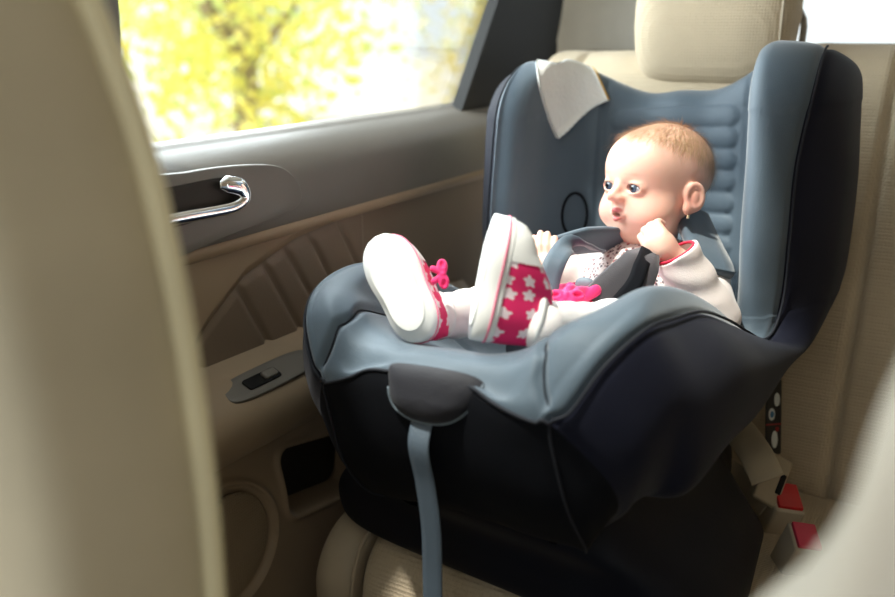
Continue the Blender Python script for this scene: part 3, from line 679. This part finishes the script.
def hand(p, c, wr, fdir, side, palm, curl):                  # fdir: along the palm; side: across the knuckles; palm: palm normal
    f = np.array(fdir, float); f /= np.linalg.norm(f); s = np.array(side, float); s -= (s@f)*f; s /= np.linalg.norm(s); n = np.cross(f, s)*palm
    c = np.array(c, float); R = np.stack([s, f, n], 1)
    d = ell(p, c, (.0185, .0185, .0120), R); d = smin(d, cone(p, wr, c-.008*f, .0130, .0130), .010)
    for i, L in enumerate((.0125, .014, .0132, .011)):
        x = (-1.5+i)*.0088; b0 = c+s*x+f*(.0145-.0015*abs(i-1.4)); a1 = curl*.75; a2 = curl*1.6; a3 = curl*2.4
        dr = lambda a: f*math.cos(a)+n*math.sin(a)
        p1 = b0+dr(a1)*L; p2 = p1+dr(a2)*L*.75; p3 = p2+dr(a3)*L*.55
        fg = np.minimum(np.minimum(cone(p, b0-f*.006, p1, .0055, .0051), cone(p, p1, p2, .0051, .0047)), cone(p, p2, p3, .0047, .0040))
        d = smin(d, fg, .0022)
    t0 = c-f*.006+s*-.0150+n*.004; t1 = t0+(-s*.5+f*.75+n*.45)*.013; t2 = t1+(s*.25+f*.8+n*.5)*.011
    return smin(d, smin(cone(p, t0, t1, .0068, .0055), cone(p, t1, t2, .0055, .0045), .003), .004)
cR = toseat(RC); cU = toseat(UC); cF = toseat(FC)
fR = toseat(RC*-.25+UC*.95); sR = toseat(RC*.75-FC*.6)
def handR(p): return hand(p, haR, wrR, cU*.75-cR*.75+cF*.1, cU*.55+cR*.5-cF*.5, -1, 1.05)
def handL(p): return hand(p, haL, wrL, cU*.95-cR*.12-cF*.1, cR*.9-cF*.3, -1, .32)
def body(p):
    d = head(hp(p))*HS; d = smin(d, cone(p, NECK+S(0, -.01, -.02), H+S(0, -.005, -.045), .030, .030), .02)
    far = (p[:, 2] < .84)
    t = torso(p); d = smin(d, t, .015)
    d = np.minimum(d, smin(arm(p, shL, elL, wrL, .027, .023, .014), t, .01)); d = np.minimum(d, smin(arm(p, shR, elR, wrR, .027, .023, .014), t, .01))
    d = smin(d, handR(p), .004); d = smin(d, handL(p), .004)
    for a, b, c in ((hipL, knL, anL), (hipR, knR, anR)): d = smin(d, arm(p, a, b, c, .040, .029, .018, .02), .015)
    for c, t in FEET: d = smin(d, cone(p, c-t*.02, c+t*.035, .015, .014), .01)
    return d
def PX(px, py, d): return CAM+d*(FC+(px-447.5)/FPX*RC+(298.5-py)/FPX*UC)
def toS(w): q = np.asarray(w)-SO; return np.array([q@RT, q@FW, q[2]])
# shoe frames: centre of the sole, toe direction, up (away from the sole)
shoes = []
for ctr, T, Nz in ((PX(399, 288, .865), RC*-.52+UC*.80-FC*.10, FC*.88+RC*.42-UC*.06), (PX(484, 277, .80), RC*.36+UC*.93-FC*.05, RC*.99+FC*.10-UC*.20)):
    R = basis(Nz, T); shoes.append((ctr, R))
FEET = [(toS(c+R[:, 2]*.024-R[:, 1]*.006), toseat(R[:, 1])) for c, R in shoes]
anL = toS(shoes[0][0]+shoes[0][1][:, 2]*.062-shoes[0][1][:, 1]*.030); anR = toS(shoes[1][0]+shoes[1][1][:, 2]*.062-shoes[1][1][:, 1]*.034)
V, F = nets(body, (-.13, -.03, .61), (.20, .60, .97), .0016)
q = hp(V); aq = np.abs(q[:, 0])
skin = np.array(srgb(234, 188, 168)[:3]); C = np.tile(skin, (len(V), 1))
def tint(w, col): 
    global C
    C = C+(np.array(srgb(*col)[:3])-C)*np.clip(w, 0, 1)[:, None]
g = lambda c, s: np.exp(-(((np.stack([aq, q[:, 1], q[:, 2]], 1)-np.array(c))/np.array(s))**2).sum(1))
ishead = V[:, 2] > .77
tint(.38*g((.036, .050, -.034), (.022, .03, .020)), (232, 140, 128))
tint(.30*g((0, .082, -.018), (.012, .012, .010)), (224, 140, 124))
tint(.95*ss(g((0, .075, -.0340), (.012, .010, .0042)), .25, .7)*(aq < .013), (200, 104, 108))
tint(.95*ss(g((0, .074, -.0460), (.0115, .010, .0042)), .25, .7)*(aq < .013), (206, 112, 114))
tint(.8*g((0, .066, -.0405), (.011, .0085, .003)), (90, 24, 30))
tint(.45*g((.068, 0, -.02), (.01, .02, .024)), (226, 130, 112))
tint(.7*g((.0235, .070, .0030), (.013, .012, .0016)), (120, 84, 74))                    # lash line
hair_w = ss(q[:, 2]-.052+.95*(-(q[:, 1]-.03))*.6, -.005, .03)
def hairmask(q):
    aq = np.abs(q[:, 0]); front = q[:, 1]
    line = .050-.55*np.clip(.045-front, 0, .2)+.15*aq                   # hairline drops towards the back
    low = np.where(front < -.01, -.055, line); line = np.maximum(line, -.055)
    ear = np.exp(-(((front+.004)/.020)**2+((q[:, 2]+.020)/.026)**2)*1.0)*(aq > .05)
    return ss(q[:, 2]-line, -.004, .018)*(1-ear)
tint(.50*hairmask(q)*ishead, (196, 160, 130))
tint(.42*g((.0245, .066, .0150), (.013, .010, .0022)), (176, 134, 112))                   # faint brows
a = N('baby_skin'); ca = a.n('ShaderNodeVertexColor', layer_name='tint'); a.l(ca.outputs[0], a.p.inputs['Base Color'])
a.p.inputs['Roughness'].default_value = .48; a.p.inputs['Subsurface Weight'].default_value = .25; a.p.inputs['Subsurface Radius'].default_value = (1, .35, .2); a.p.inputs['Subsurface Scale'].default_value = .006
M['skin'] = a.m
bodyo = mesh('body', WB(V), F, M['skin'], baby, cols=C)
mod = bodyo.modifiers.new('soften', 'SMOOTH'); mod.factor = .5; mod.iterations = 2
# eyes
a = N('baby_eye'); tc = a.n('ShaderNodeTexCoord').outputs['UV']; sx = a.n('ShaderNodeSeparateXYZ'); a.l(tc, sx.inputs[0])
a.l(a.ramp(sx.outputs[0], [(0, srgb(6, 6, 10)), (.24, srgb(6, 6, 10)), (.27, srgb(48, 60, 78)), (.58, srgb(70, 84, 104)), (.66, srgb(16, 20, 30)), (.70, srgb(206, 208, 214))]), a.p.inputs['Base Color'])
a.p.inputs['Roughness'].default_value = .05; a.p.inputs['Coat Weight'].default_value = 1; M['eye'] = a.m
for s in (-1, 1):
    c = hq((s*.0235, .0570, -.0033)); look = np.array([-.16, 1, .06]); look /= np.linalg.norm(look)
    zc_ = toseat(HRW @ look); Rr = basis(zc_, (0, 0, 1)); t = np.linspace(0, np.pi, 40); p = np.linspace(0, 2*np.pi, 40, endpoint=False)
    P = np.stack([np.sin(t)[:, None]*np.cos(p), np.sin(t)[:, None]*np.sin(p), np.broadcast_to(np.cos(t)[:, None], (40, 40))], 2).reshape(-1, 3)*.0121*HS
    uv = np.stack([np.repeat(t/1.1, 40), np.zeros(1600)], 1)
    mesh('eye', WB(P @ Rr.T+c), gridfaces(40, 40, True), M['eye'], baby, uv=uv)
# eyelashes: a thin dark curved line on the upper lid
for s in (-1, 1):
    L_ = [(s*(.0237+.0112*math.cos(t)), .0712-.0030*abs(math.cos(t))**2, -.0035+.0066*math.sin(t)*.92) for t in np.linspace(.1, math.pi-.1, 14)]
    L_ = np.array(L_); L_[:, 1] = .0575+.0142*np.sqrt(np.clip(1-((np.abs(L_[:, 0])-.0235)/.0148)**2-((L_[:, 2]+.0030)/.0120)**2, 0, 1))
    tube('eyelashes', WB(hq(L_)), .0004, MATS.get('lash') or mat('lash', srgb(60, 42, 36), .7), baby, 5, 30)
# hair strands on the scalp
def grad(f, p, e=.0006):
    gx = [f(p+np.array(d)*e)-f(p-np.array(d)*e) for d in ((1, 0, 0), (0, 1, 0), (0, 0, 1))]; n = np.stack(gx, 1); return n/(np.linalg.norm(n, axis=1, keepdims=True)+1e-9)
cand = rng.normal(size=(26000, 3)); cand /= np.linalg.norm(cand, axis=1, keepdims=True); cand = cand*np.array([.0665, .078, .064])+np.array([0, -.014, .020])
hm = hairmask(cand); cand = cand[rng.random(len(cand)) < hm][:5200]
nrm = grad(head, cand); d0 = head(cand)[:, None]; cand = cand-nrm*d0
crown = np.array([0, -.045, .078]); dirr = cand-crown; dirr -= (dirr*nrm).sum(1, keepdims=True)*nrm; dirr /= np.linalg.norm(dirr, axis=1, keepdims=True)+1e-6
dirr = dirr+rng.normal(size=dirr.shape)*.22; L_ = rng.uniform(.010, .022, len(cand))[:, None]; sidew = np.cross(nrm, dirr); sidew /= np.linalg.norm(sidew, axis=1, keepdims=True)
V = []; wv = .00022
for k, t in enumerate((0, .33, .66, 1.0)):
    p = cand+dirr*L_*t+nrm*(.0004+.0022*math.sin(min(t, .8)*2.2)); dd = head(p)[:, None]; p = p+nrm*np.maximum(.0008-dd, 0)
    V.append(p-sidew*wv*(1-.8*t)); V.append(p+sidew*wv*(1-.8*t))
V = np.stack(V, 1); m_ = len(V); F = np.concatenate([[[i*8+2*k, i*8+2*k+1, i*8+2*k+3, i*8+2*k+2] for k in range(3)] for i in range(m_)])
mesh('hair', WB(hq(V.reshape(-1, 3))), F, mat('baby_hair', srgb(184, 150, 116), .5, var=.2), baby)
# earring in the near ear
V, F = superbox(WB(hq((.0700, .0085, -.0400))), HRW, (.0022, .0026, .0026), 1.0, 16, 10); e1 = mesh('earring', V, F, mat('earring_gold', (.9, .78, .5, 1), .15, metal=1), baby)
# shirt with a leafy print on the yoke
M['shirt'] = mat('white_jersey', srgb(232, 220, 216), .85, .3, 700, var=.03, sheen=.2, sub=.05)
a = N('printed_yoke'); tc = a.n('ShaderNodeTexCoord').outputs['Object']
mp = a.n('ShaderNodeMapping'); mp.inputs['Scale'].default_value = (230, 230, 170); mp.inputs['Rotation'].default_value = (.4, .5, .3); a.l(tc, mp.inputs[0])
vo = a.n('ShaderNodeTexVoronoi'); vo.inputs['Scale'].default_value = 1.0; a.l(mp.outputs[0], vo.inputs[0]); vo.inputs['Randomness'].default_value = .9
vo2 = a.n('ShaderNodeSeparateColor'); a.l(vo.outputs['Color'], vo2.inputs[0])
inkc = a.ramp(vo2.outputs[0], [(0, srgb(70, 66, 76)), (.6, srgb(120, 84, 92)), (1, srgb(168, 110, 112))])
inside = a.math('LESS_THAN', vo.outputs['Distance'], a.math('MULTIPLY_ADD', vo2.outputs[1], .26, .24))
a.l(a.mix(inside, srgb(236, 226, 222), inkc), a.p.inputs['Base Color']); a.p.inputs['Roughness'].default_value = .85; M['yoke'] = a.m
def shirt_d(p):
    d = torso(p, .006); d = smax(d, (p[:, 2]-.795), .006)
    d = smin(d, cone(p, shL, elL, .034, .031), .015); d = smin(d, cone(p, elL, wrL-(wrL-elL)*.15, .029, .021), .008)
    d = smin(d, cone(p, shR, elR, .035, .033), .015)
    fr = (wrR-elR)/np.linalg.norm(wrR-elR); s2 = cone(p, elR, wrR, .033, .0275); s2 = cone(p, elR, wrR+fr*.02, .033, .0270); s2 = np.maximum(s2, (p-wrR)@fr-.012)
    s2 = s2+.0012*np.sin(((p-elR)@fr)*240+p[:, 0]*120)
    d = smin(d, s2, .006); d = np.maximum(d, -cone(p, wrR-fr*.01, wrR+fr*.03, .0235, .0245))
    d = smax(d, -cone(p, NECK+S(0, 0, -.03), H, .026, .045), .004)
    return d
V, F = nets(shirt_d, (-.14, -.03, .61), (.21, .30, .83), .0019)
fc = V[F].mean(1); up_ = (fc[:, 2] > .738+.03*np.sin(fc[:, 0]*30)*0) & (fc[:, 0] < .078) & (fc[:, 0] > -.045)
fr_ = np.abs(torso(fc, .006)) < .004
mesh('shirt', WB(V), F, [M['shirt'], M['yoke']], baby, matf=(up_ & fr_).astype(int))
fr = (wrR-elR)/np.linalg.norm(wrR-elR); Rf = basis(fr, (0, 0, 1)); t = np.linspace(0, 2*np.pi, 40, endpoint=False)
P = wrR+fr*.0125+np.stack([np.cos(t), np.sin(t), 0*t], 1)*.0236 @ Rf.T
tube('red_cuff', WB(P), .0018, M['crimson'], baby, 8, closed=True)
# tights
def tights_d(p):
    d = 1.0
    for a, b, c in ((hipL, knL, anL), (hipR, knR, anR)):
        e = arm(p, a, b, c, .043, .032, .023, .02); d = e if np.isscalar(d) else smin(d, e, .01)
    return d+.0010*np.sin(p[:, 1]*190+p[:, 0]*60)
V, F = nets(tights_d, (-.14, .09, .60), (.17, .56, .90), .0021); mesh('tights', WB(V), F, M['wstrap'], baby)
# pink skirt gathered over the lap
sk = []
for i in range(7):
    c = S(.048+.010*math.sin(i*2.1), .335+.010*i-.02*(i % 2), .776-.003*i+.006*(i % 2)); dr = S(.35*math.cos(i*1.3), 1.0, .25*math.sin(i*1.7)); dr /= np.linalg.norm(dr)
    sk.append((c+S(.006*(i-3), 0, -.003)-dr*.030, c+S(.006*(i-3), 0, -.003)+dr*.022))
def skirt_d(p):
    d = ell(p, (.03, .29, .748), (.060, .060, .022))
    for a_, b_ in sk: d = smin(d, cone(p, a_, b_, .0062, .0050), .0025)
    return d+.0016*np.sin(p[:, 0]*260+p[:, 1]*150)
V, F = nets(skirt_d, (-.03, .18, .73), (.13, .42, .84), .0017); mesh('pink_skirt', WB(V), F, M['pink'], baby)
# ---------------------------------------------------------------- shoes
a = N('starry_pink_canvas'); tc = a.n('ShaderNodeTexCoord').outputs['UV']
vo = a.n('ShaderNodeTexVoronoi', voronoi_dimensions='2D'); vo.inputs['Scale'].default_value = 6.5; vo.inputs['Randomness'].default_value = .45; a.l(tc, vo.inputs['Vector'])
sb = a.n('ShaderNodeVectorMath', operation='SUBTRACT'); a.l(tc, sb.inputs[0])
a.l(vo.outputs['Position'], sb.inputs[1]); sp2 = a.n('ShaderNodeSeparateXYZ'); a.l(sb.outputs[0], sp2.inputs[0])
ang = a.math('ARCTAN2', sp2.outputs[1], sp2.outputs[0]); rr = a.math('SQRT', a.math('ADD', a.math('POWER', sp2.outputs[0], 2.0), a.math('POWER', sp2.outputs[1], 2.0)))
star = a.math('MULTIPLY_ADD', a.math('COSINE', a.math('MULTIPLY', ang, 5.0)), .010, .044)
ins_ = a.math('LESS_THAN', rr, star)
a.l(a.mix(ins_, srgb(230, 34, 104), srgb(246, 226, 232)), a.p.inputs['Base Color']); a.p.inputs['Roughness'].default_value = .7; M['stars'] = a.m
def footw(y):                                             # half width of the sole along the foot, y in -1..1 (heel..toe)
    return .0275*np.clip(1-np.abs(y)**3.2, 0, 1)**.5*(1+.10*y-.10*np.exp(-((y+.15)/.35)**2))
LH = .059
def shoe(ctr, R):
    y = np.linspace(-1, 1, 70); o = np.concatenate([np.stack([footw(y), y*LH], 1), np.stack([-footw(y[::-1]), y[::-1]*LH], 1)[1:-1]])
    parts = []
    V, F = platev(o, ctr-R[:, 2]*.002, np.stack([R[:, 0], R[:, 1], R[:, 2]], 1), .020, .002); 
    so = mesh('sole', V, F, M['white'], baby)
    oc = o*.80+np.array([0, .0]); V, F = platev(oc[::-1]*[1, 1], ctr-R[:, 2]*.0015, np.stack([R[:, 0], R[:, 1], -R[:, 2]], 1), .0025, .0012); mesh('tread', V, F, M['white'], so)
    P = np.array([[x*1.01, yy*1.003, .0115] for x, yy in o]) @ R.T+ctr; tube('stripe', P, .0011, M['pinkline'], so, 6, closed=True)
    # upper
    th = np.linspace(0, np.pi, 36); hgt = lambda t: np.interp(t, [-1, -.93, -.7, -.3, 0, .25, .5, .75, .92, 1], [.014, .044, .056, .056, .052, .042, .031, .024, .015, .002])
    def up(t0, t1, n, grow=0.0):
        yy = np.linspace(t0, t1, n); G = np.zeros((n, 36, 3)); uv = np.zeros((n, 36, 2))
        for i, t in enumerate(yy):
            w = max(footw(np.array([np.clip(t, -1, 1)]))[0]-.0012, 0)+grow; hh = hgt(t)+grow; pw = .75
            nar = 1-.25*(1-np.abs(np.cos(th)))*(t < .3)
            G[i, :, 0] = w*np.sign(np.cos(th))*np.abs(np.cos(th))**pw*(1-.22*np.sin(th)*ss(-t, -.3, .3)); G[i, :, 1] = t*LH*.985; G[i, :, 2] = .013+hh*np.sin(th)**.8
            uv[i, :, 0] = t*.55+.6; uv[i, :, 1] = th/np.pi*1.15
        return (G.reshape(-1, 3) @ R.T+ctr), gridfaces(n, 36), uv.reshape(-1, 2)
    V, F, uv = up(-1, .36, 60); mesh('shoe_upper', V, F, M['stars'], baby, uv=uv)
    V, F, uv = up(.34, 1.0, 50, .0007); mesh('toe_cap', V, F, M['white'], baby)
    # collar of the shoe opening
    c = ctr+R[:, 2]*.056-R[:, 1]*.028; t = np.linspace(0, 2*np.pi, 30, endpoint=False)
    P = c+np.outer(np.cos(t)*.020, R[:, 0])+np.outer(np.sin(t)*.024, R[:, 1]); tube('shoe_collar', P, .0035, M['white'], baby, 8, closed=True)
def bow(c, R, s=1.0):
    def f(p):
        q = (p-c) @ R/s; ax = q.copy(); ax[:, 0] = np.abs(ax[:, 0])
        d = ell(ax, (.0095, 0, 0), (.0100, .0070, .0050)); d = smax(d, -ell(ax, (.0125, 0, .0045), (.0055, .0028, .0050)), .002)
        d = smin(d, ell(q, (0, 0, .001), (.0035, .0042, .0045)), .0015); d = smin(d, cone(ax, (.001, -.002, 0), (.008, -.012, 0), .003, .0042), .002)
        return d*s
    V, F = nets(f, c-.026, c+.026, .0011); mesh('shoe_bow', V, F, M['pink'], baby)
for ctr, R in shoes: shoe(ctr, R)
c0, R0 = shoes[0]; bow(PX(443, 274, .875), basis(-FC+UC*.1, RC*.95+UC*.1), .80)
c1, R1 = shoes[1]; bow(PX(566, 296, .885), basis(-FC+UC*.5, UC), 1.0)
# ---------------------------------------------------------------- harness of the seat
WS = lambda L: WB(np.array(L, float))
def px(*L): return np.array([PX(*q) for q in L])
def pad(name, P, Wd, w, th, m, parent=seat, n=40): return ribbon(name, P, Wd, w, th, m, parent, n)
# picture-left shoulder pad, its strap looping down to the buckle
pl = pad('shoulder_pad', px((628, 246, 1.15), (610, 240, 1.125), (582, 241, 1.10), (553, 246, 1.08)), [FC*.6-UC*.55], [.034, .040, .042, .028], .007, M['slate'])
pad('shoulder_strap', px((598, 250, 1.085), (584, 245, 1.065), (568, 246, 1.04), (557, 258, 1.01), (549, 280, 1.0), (546, 305, .99)), [FC, FC*.9+RC*.3, FC*.7+RC*.7, RC, RC, RC], .026, .003, M['slate'])
# picture-right shoulder pad and the dark chest pad
pad('shoulder_pad', px((690, 210, 1.17), (699, 234, 1.115), (708, 254, 1.075), (714, 272, 1.055)), [RC*.85-UC*.45, RC*.85-UC*.45], [.052, .058, .058, .056], .012, M['slate'])
cp = pad('chest_pad', px((652, 250, 1.03), (642, 262, 1.0), (630, 280, .98), (612, 297, .965), (598, 308, .96)), [RC*.8-UC*.1, RC*.8-UC*.5, RC*.7-UC*.7], [.016, .044, .056, .056, .050], .007, M['charcoal'])
pad('chest_strap', px((648, 250, 1.02), (641, 266, .990), (634, 284, .972), (616, 306, .955)), [RC*.9-UC*.4], .018, .003, M['black'])
V, F = superbox(toS(PX(585, 286, 1.0)), np.eye(3), (.012, .006, .010), .8, 24, 16); mesh('harness_button', WB(V), F, M['strapgrey'], seat)
# ---------------------------------------------------------------- marks on the seat
def surfquad(name, a0, a1, b0, b1, off, m, n=24, parent=seat):
    a = np.linspace(a0, a1, n); b = np.linspace(b0, b1, n); G = surf(a, b, False); nn = normals(G)*SGN
    V = np.concatenate([(G+nn*off).reshape(-1, 3), (G-nn*.001).reshape(-1, 3)]); k = n*n; F = [tuple(q) for q in gridfaces(n, n, flip=SGN < 0)]
    rim = [i for i in range(n)]+[i*n+n-1 for i in range(1, n)]+[(n-1)*n+i for i in range(n-2, -1, -1)]+[i*n for i in range(n-2, 0, -1)]
    F += [(x, y, y+k, x+k) if SGN < 0 else (y, x, x+k, y+k) for x, y in zip(rim, rim[1:]+rim[:1])]
    return mesh(name, W(V), F, m, parent)
QC = [(2.5, -5.0), (2.2, -2.3), (3.4, -1.55), (4.5, -2.8)]      # corners in seat-surface parameters
def bil(s_, t_): c = np.array(QC); return np.array([.12*t_*4*s_*(1-s_), 0])+(c[0]*(1-s_)+c[1]*s_)*(1-t_)+(c[3]*(1-s_)+c[2]*s_)*t_
n = 18; tg = np.linspace(0, 1, n); U = np.array([[point(*bil(x, y), .0028) for x in tg] for y in tg]).reshape(-1, 3); L0 = np.array([[point(*bil(x, y), -.001) for x in tg] for y in tg]).reshape(-1, 3)
rim = [i for i in range(n)]+[i*n+n-1 for i in range(1, n)]+[(n-1)*n+i for i in range(n-2, -1, -1)]+[i*n for i in range(n-2, 0, -1)]
F = [tuple(q) for q in gridfaces(n, n)]+[(x, y, y+n*n, x+n*n) for x, y in zip(rim, rim[1:]+rim[:1])]
pt = mesh('silver_patch', W(np.concatenate([U, L0])), F, M['silver'], seat)
tube('patch_piping', W(np.array([point(*bil(1, t), .003) for t in np.linspace(0, 1, 30)])), .0016, M['gold'], pt, 6)
tube('patch_piping', W(np.array([point(*bil(t, 1), .003+.0012*math.sin(i*1.6)) for i, t in enumerate(np.linspace(0, 1, 40))])), .0016, M['sticker_w'], pt, 6)
lp = [(5.9+.45*math.sin(t), -2.35+.28*math.cos(t)) for t in np.linspace(0, 2*math.pi, 12, endpoint=False)]
P = W(np.array([point(a, b, .0008) for a, b in curve(np.array(lp), 60, True)])); tube('belt_guide', P, .0020, M['black'], seat, 8, closed=True)
# ---------------------------------------------------------------- vehicle belt, buckles, warning label
bu1 = tag(empty('seat_belt_buckle', (-.12, 1.06, .44)), 'beige belt buckle with bright red button, holding the belt tongue, right of the child seat', 'seat belt buckle', 'buckles beside the child seat')
def mkbuckle(b, top, bot, red, s=1.0):
    top = np.array(top); bot = np.array(bot); R = basis(-FC+UC*.2, top-bot); R = basis(R[:, 2], top-bot); y = (top-bot)/np.linalg.norm(top-bot); z = -FC-(-FC@y)*y; z /= np.linalg.norm(z); R = np.stack([np.cross(y, z), y, z], 1)
    L = np.linalg.norm(top-bot)/2
    roundbox('buckle_body', (top+bot)/2, R, (.0165*s, L, .021*s), .004, M['buckle'], b)
    roundbox('release_button', top+y*.001, R, (.0135*s, .0035, .0175*s), .0015, red, b)
    return R
up1 = UC*.80-FC*.60+RC*.12; up1 /= np.linalg.norm(up1)
t1 = PX(787, 497, 1.10); mkbuckle(bu1, t1, t1-up1*.085, M['red'], 1.15)
bu2 = tag(empty('seat_belt_buckle', (-.08, .965, .44)), 'lower belt buckle with a pinkish red button, blurred, nearer the camera', 'seat belt buckle', 'buckles beside the child seat')
t2 = PX(806, 537, 1.0); mkbuckle(bu2, t2, t2-up1*.07, M['pinkred'])
belt = tag(empty('seat_belt', (-.17, 1.10, .5)), 'beige webbing belt threaded through the dark child seat into the red-buttoned buckle', 'seat belt')
ribbon('webbing', px((700, 392, 1.20), (722, 412, 1.18), (740, 432, 1.16), (756, 455, 1.115), (768, 480, 1.092)), [RC*.85+UC*.45-FC*.1], .042, .0022, M['belt'], belt, 40)
ribbon('webbing', px((690, 455, 1.22), (712, 464, 1.19), (735, 476, 1.17), (756, 494, 1.13), (768, 505, 1.11)), [RC*.45+UC*.85], .036, .0022, M['belt'], belt, 40)
tp = np.array([PX(*q, 1.10) for q in ((754, 494), (779, 454), (793, 463), (770, 512))]); cc = tp.mean(0)
Rt = basis(-FC*.9+UC*.4+RC*.1, UC*.9+RC*.5); ton = roundbox('belt_tongue', cc+FC*.006, Rt, (.0165, .034, .004), .0035, mat('tongue_plastic', srgb(164, 150, 126), .5), belt)
roundbox('tongue_slot', cc+FC*.0015+Rt[:, 0]*.010, Rt, (.0035, .014, .0012), .001, M['blackrub'], ton)
cl = np.array([PX(717, 462, 1.135), PX(725, 434, 1.15)]); tube('belt_clip', cl, .0022, M['blue'], seat, 8, 8)
# warning label on the dark shell behind the belt
lc = PX(773, 417, 1.205); Rl = basis(-FC*.9+RC*.5, UC*.98+RC*.02)
lab = plate('warning_label', rrect(.0155, .052, .002), lc, Rl, .0012, M['stickerblack'], seat, .0004)
for (x, y, rx, ry, mm) in ((-.004, .004, .0062, .0085, 'sticker_w'), (.006, .024, .0055, .0095, 'sticker_w'), (.002, -.031, .0060, .012, 'sticker_w'), (-.004, .004, .0036, .0045, 'sticker_b')):
    t = np.linspace(0, 2*np.pi, 24, endpoint=False); o = np.stack([x+rx*np.cos(t), y+ry*np.sin(t)], 1); plate('pictogram', o, lc+Rl[:, 2]*(.0012 if mm == 'sticker_w' else .0017), Rl, .0005, M[mm], lab, .0002)
plate('red_line', rrect(.0155, .0008, .0003)+[0, -.010], lc+Rl[:, 2]*.0012, Rl, .0005, M['sticker_r'], lab, .0002)
plate('red_mark', rrect(.003, .003, .001)+[.007, -.017], lc+Rl[:, 2]*.0012, Rl, .0005, M['sticker_r'], lab, .0002)
# ---------------------------------------------------------------- outside: ground and trees beyond the window
tag(mesh('ground', [(-60, -30, -.35), (-1.6, -30, -.35), (-1.6, 40, -.35), (-60, 40, -.35)], [(0, 1, 2, 3)], mat('pale_ground', srgb(206, 200, 186), .9)), kind='structure')
def leafmat(name, c1, c2, c3):
    a = N(name); oi = a.n('ShaderNodeNewGeometry'); col = a.ramp(oi.outputs['Random Per Island'], [(0, c1), (.5, c2), (1, c3)])
    a.l(col, a.p.inputs['Base Color']); a.p.inputs['Roughness'].default_value = .5; tr = a.n('ShaderNodeBsdfTranslucent'); a.l(col, tr.inputs[0])
    mx = a.n('ShaderNodeMixShader'); mx.inputs[0].default_value = .5; a.l(a.p.outputs[0], mx.inputs[1]); a.l(tr.outputs[0], mx.inputs[2]); a.l(mx.outputs[0], a.out.inputs[0]); return a.m
LM = [leafmat('yellow_leaves', srgb(252, 242, 160), srgb(240, 232, 120), srgb(206, 226, 150)), leafmat('green_leaves', srgb(180, 206, 130), srgb(214, 218, 120), srgb(150, 186, 140)), leafmat('golden_leaves', srgb(248, 226, 130), srgb(252, 240, 180), srgb(216, 226, 150))]
bark = mat('bark', srgb(150, 136, 110), .9, .6, 60)
def tree(c, r, h, n, lm, label, grp, seed):
    rg = np.random.default_rng(seed); t = tag(empty('tree', tuple(c)), label, 'tree', grp)
    tp_ = [np.array(c), np.array(c)+[.1, .05, h*.3], np.array(c)+[-.05, .1, h*.6]]
    parts = [tubev(curve(tp_, 10), np.linspace(.13, .07, 10), 10)]
    for k in range(6):
        an = rg.uniform(0, 6.28); parts.append(tubev(curve([tp_[1], tp_[1]+np.array([math.cos(an)*r*.4, math.sin(an)*r*.4, h*.2]), tp_[1]+np.array([math.cos(an)*r*.8, math.sin(an)*r*.8, h*.35+rg.uniform(-.4, .4)])], 8), np.linspace(.06, .02, 8), 6))
    V, F = merge(parts); mesh('trunk', V, F, bark, t)
    cl = rg.normal(size=(46, 3)); cl = cl/np.linalg.norm(cl, axis=1, keepdims=True)*rg.uniform(.25, 1, (46, 1))*np.array([r, r, h*.48])+np.array(c)+np.array([0, 0, h*.50])
    k = rg.integers(0, 46, n); P = cl[k]+rg.normal(size=(n, 3))*r*.17
    a = rg.normal(size=(n, 3)); a /= np.linalg.norm(a, axis=1, keepdims=True); b = rg.normal(size=(n, 3)); b -= (a*b).sum(1, keepdims=True)*a; b /= np.linalg.norm(b, axis=1, keepdims=True)
    s = rg.uniform(.05, .12, (n, 1)); cr = np.cross(a, b)
    V = np.stack([P-a*s, P+b*s*.5+cr*s*.15, P+a*s, P-b*s*.5+cr*s*.15], 1).reshape(-1, 3); F = np.arange(4*n).reshape(-1, 4)
    mesh('foliage', V, F, lm, t, smooth=False)
tree((-6.2, 6.6, -.35), 1.5, 3.6, 1700, LM[0], 'golden yellow tree straight outside the middle of the car window', 'trees outside the window', 1)
tree((-11.8, 4.6, -.35), 1.6, 3.4, 1500, LM[1], 'green and yellow tree outside the left part of the window', 'trees outside the window', 2)
tree((-4.8, 9.8, -.35), 1.5, 3.6, 1500, LM[2], 'pale golden tree outside the right part of the window', 'trees outside the window', 3)
tree((-9.6, 10.2, -.35), 2.3, 4.2, 1700, LM[1], 'greenish tree farther back between the golden trees', 'trees outside the window', 4)
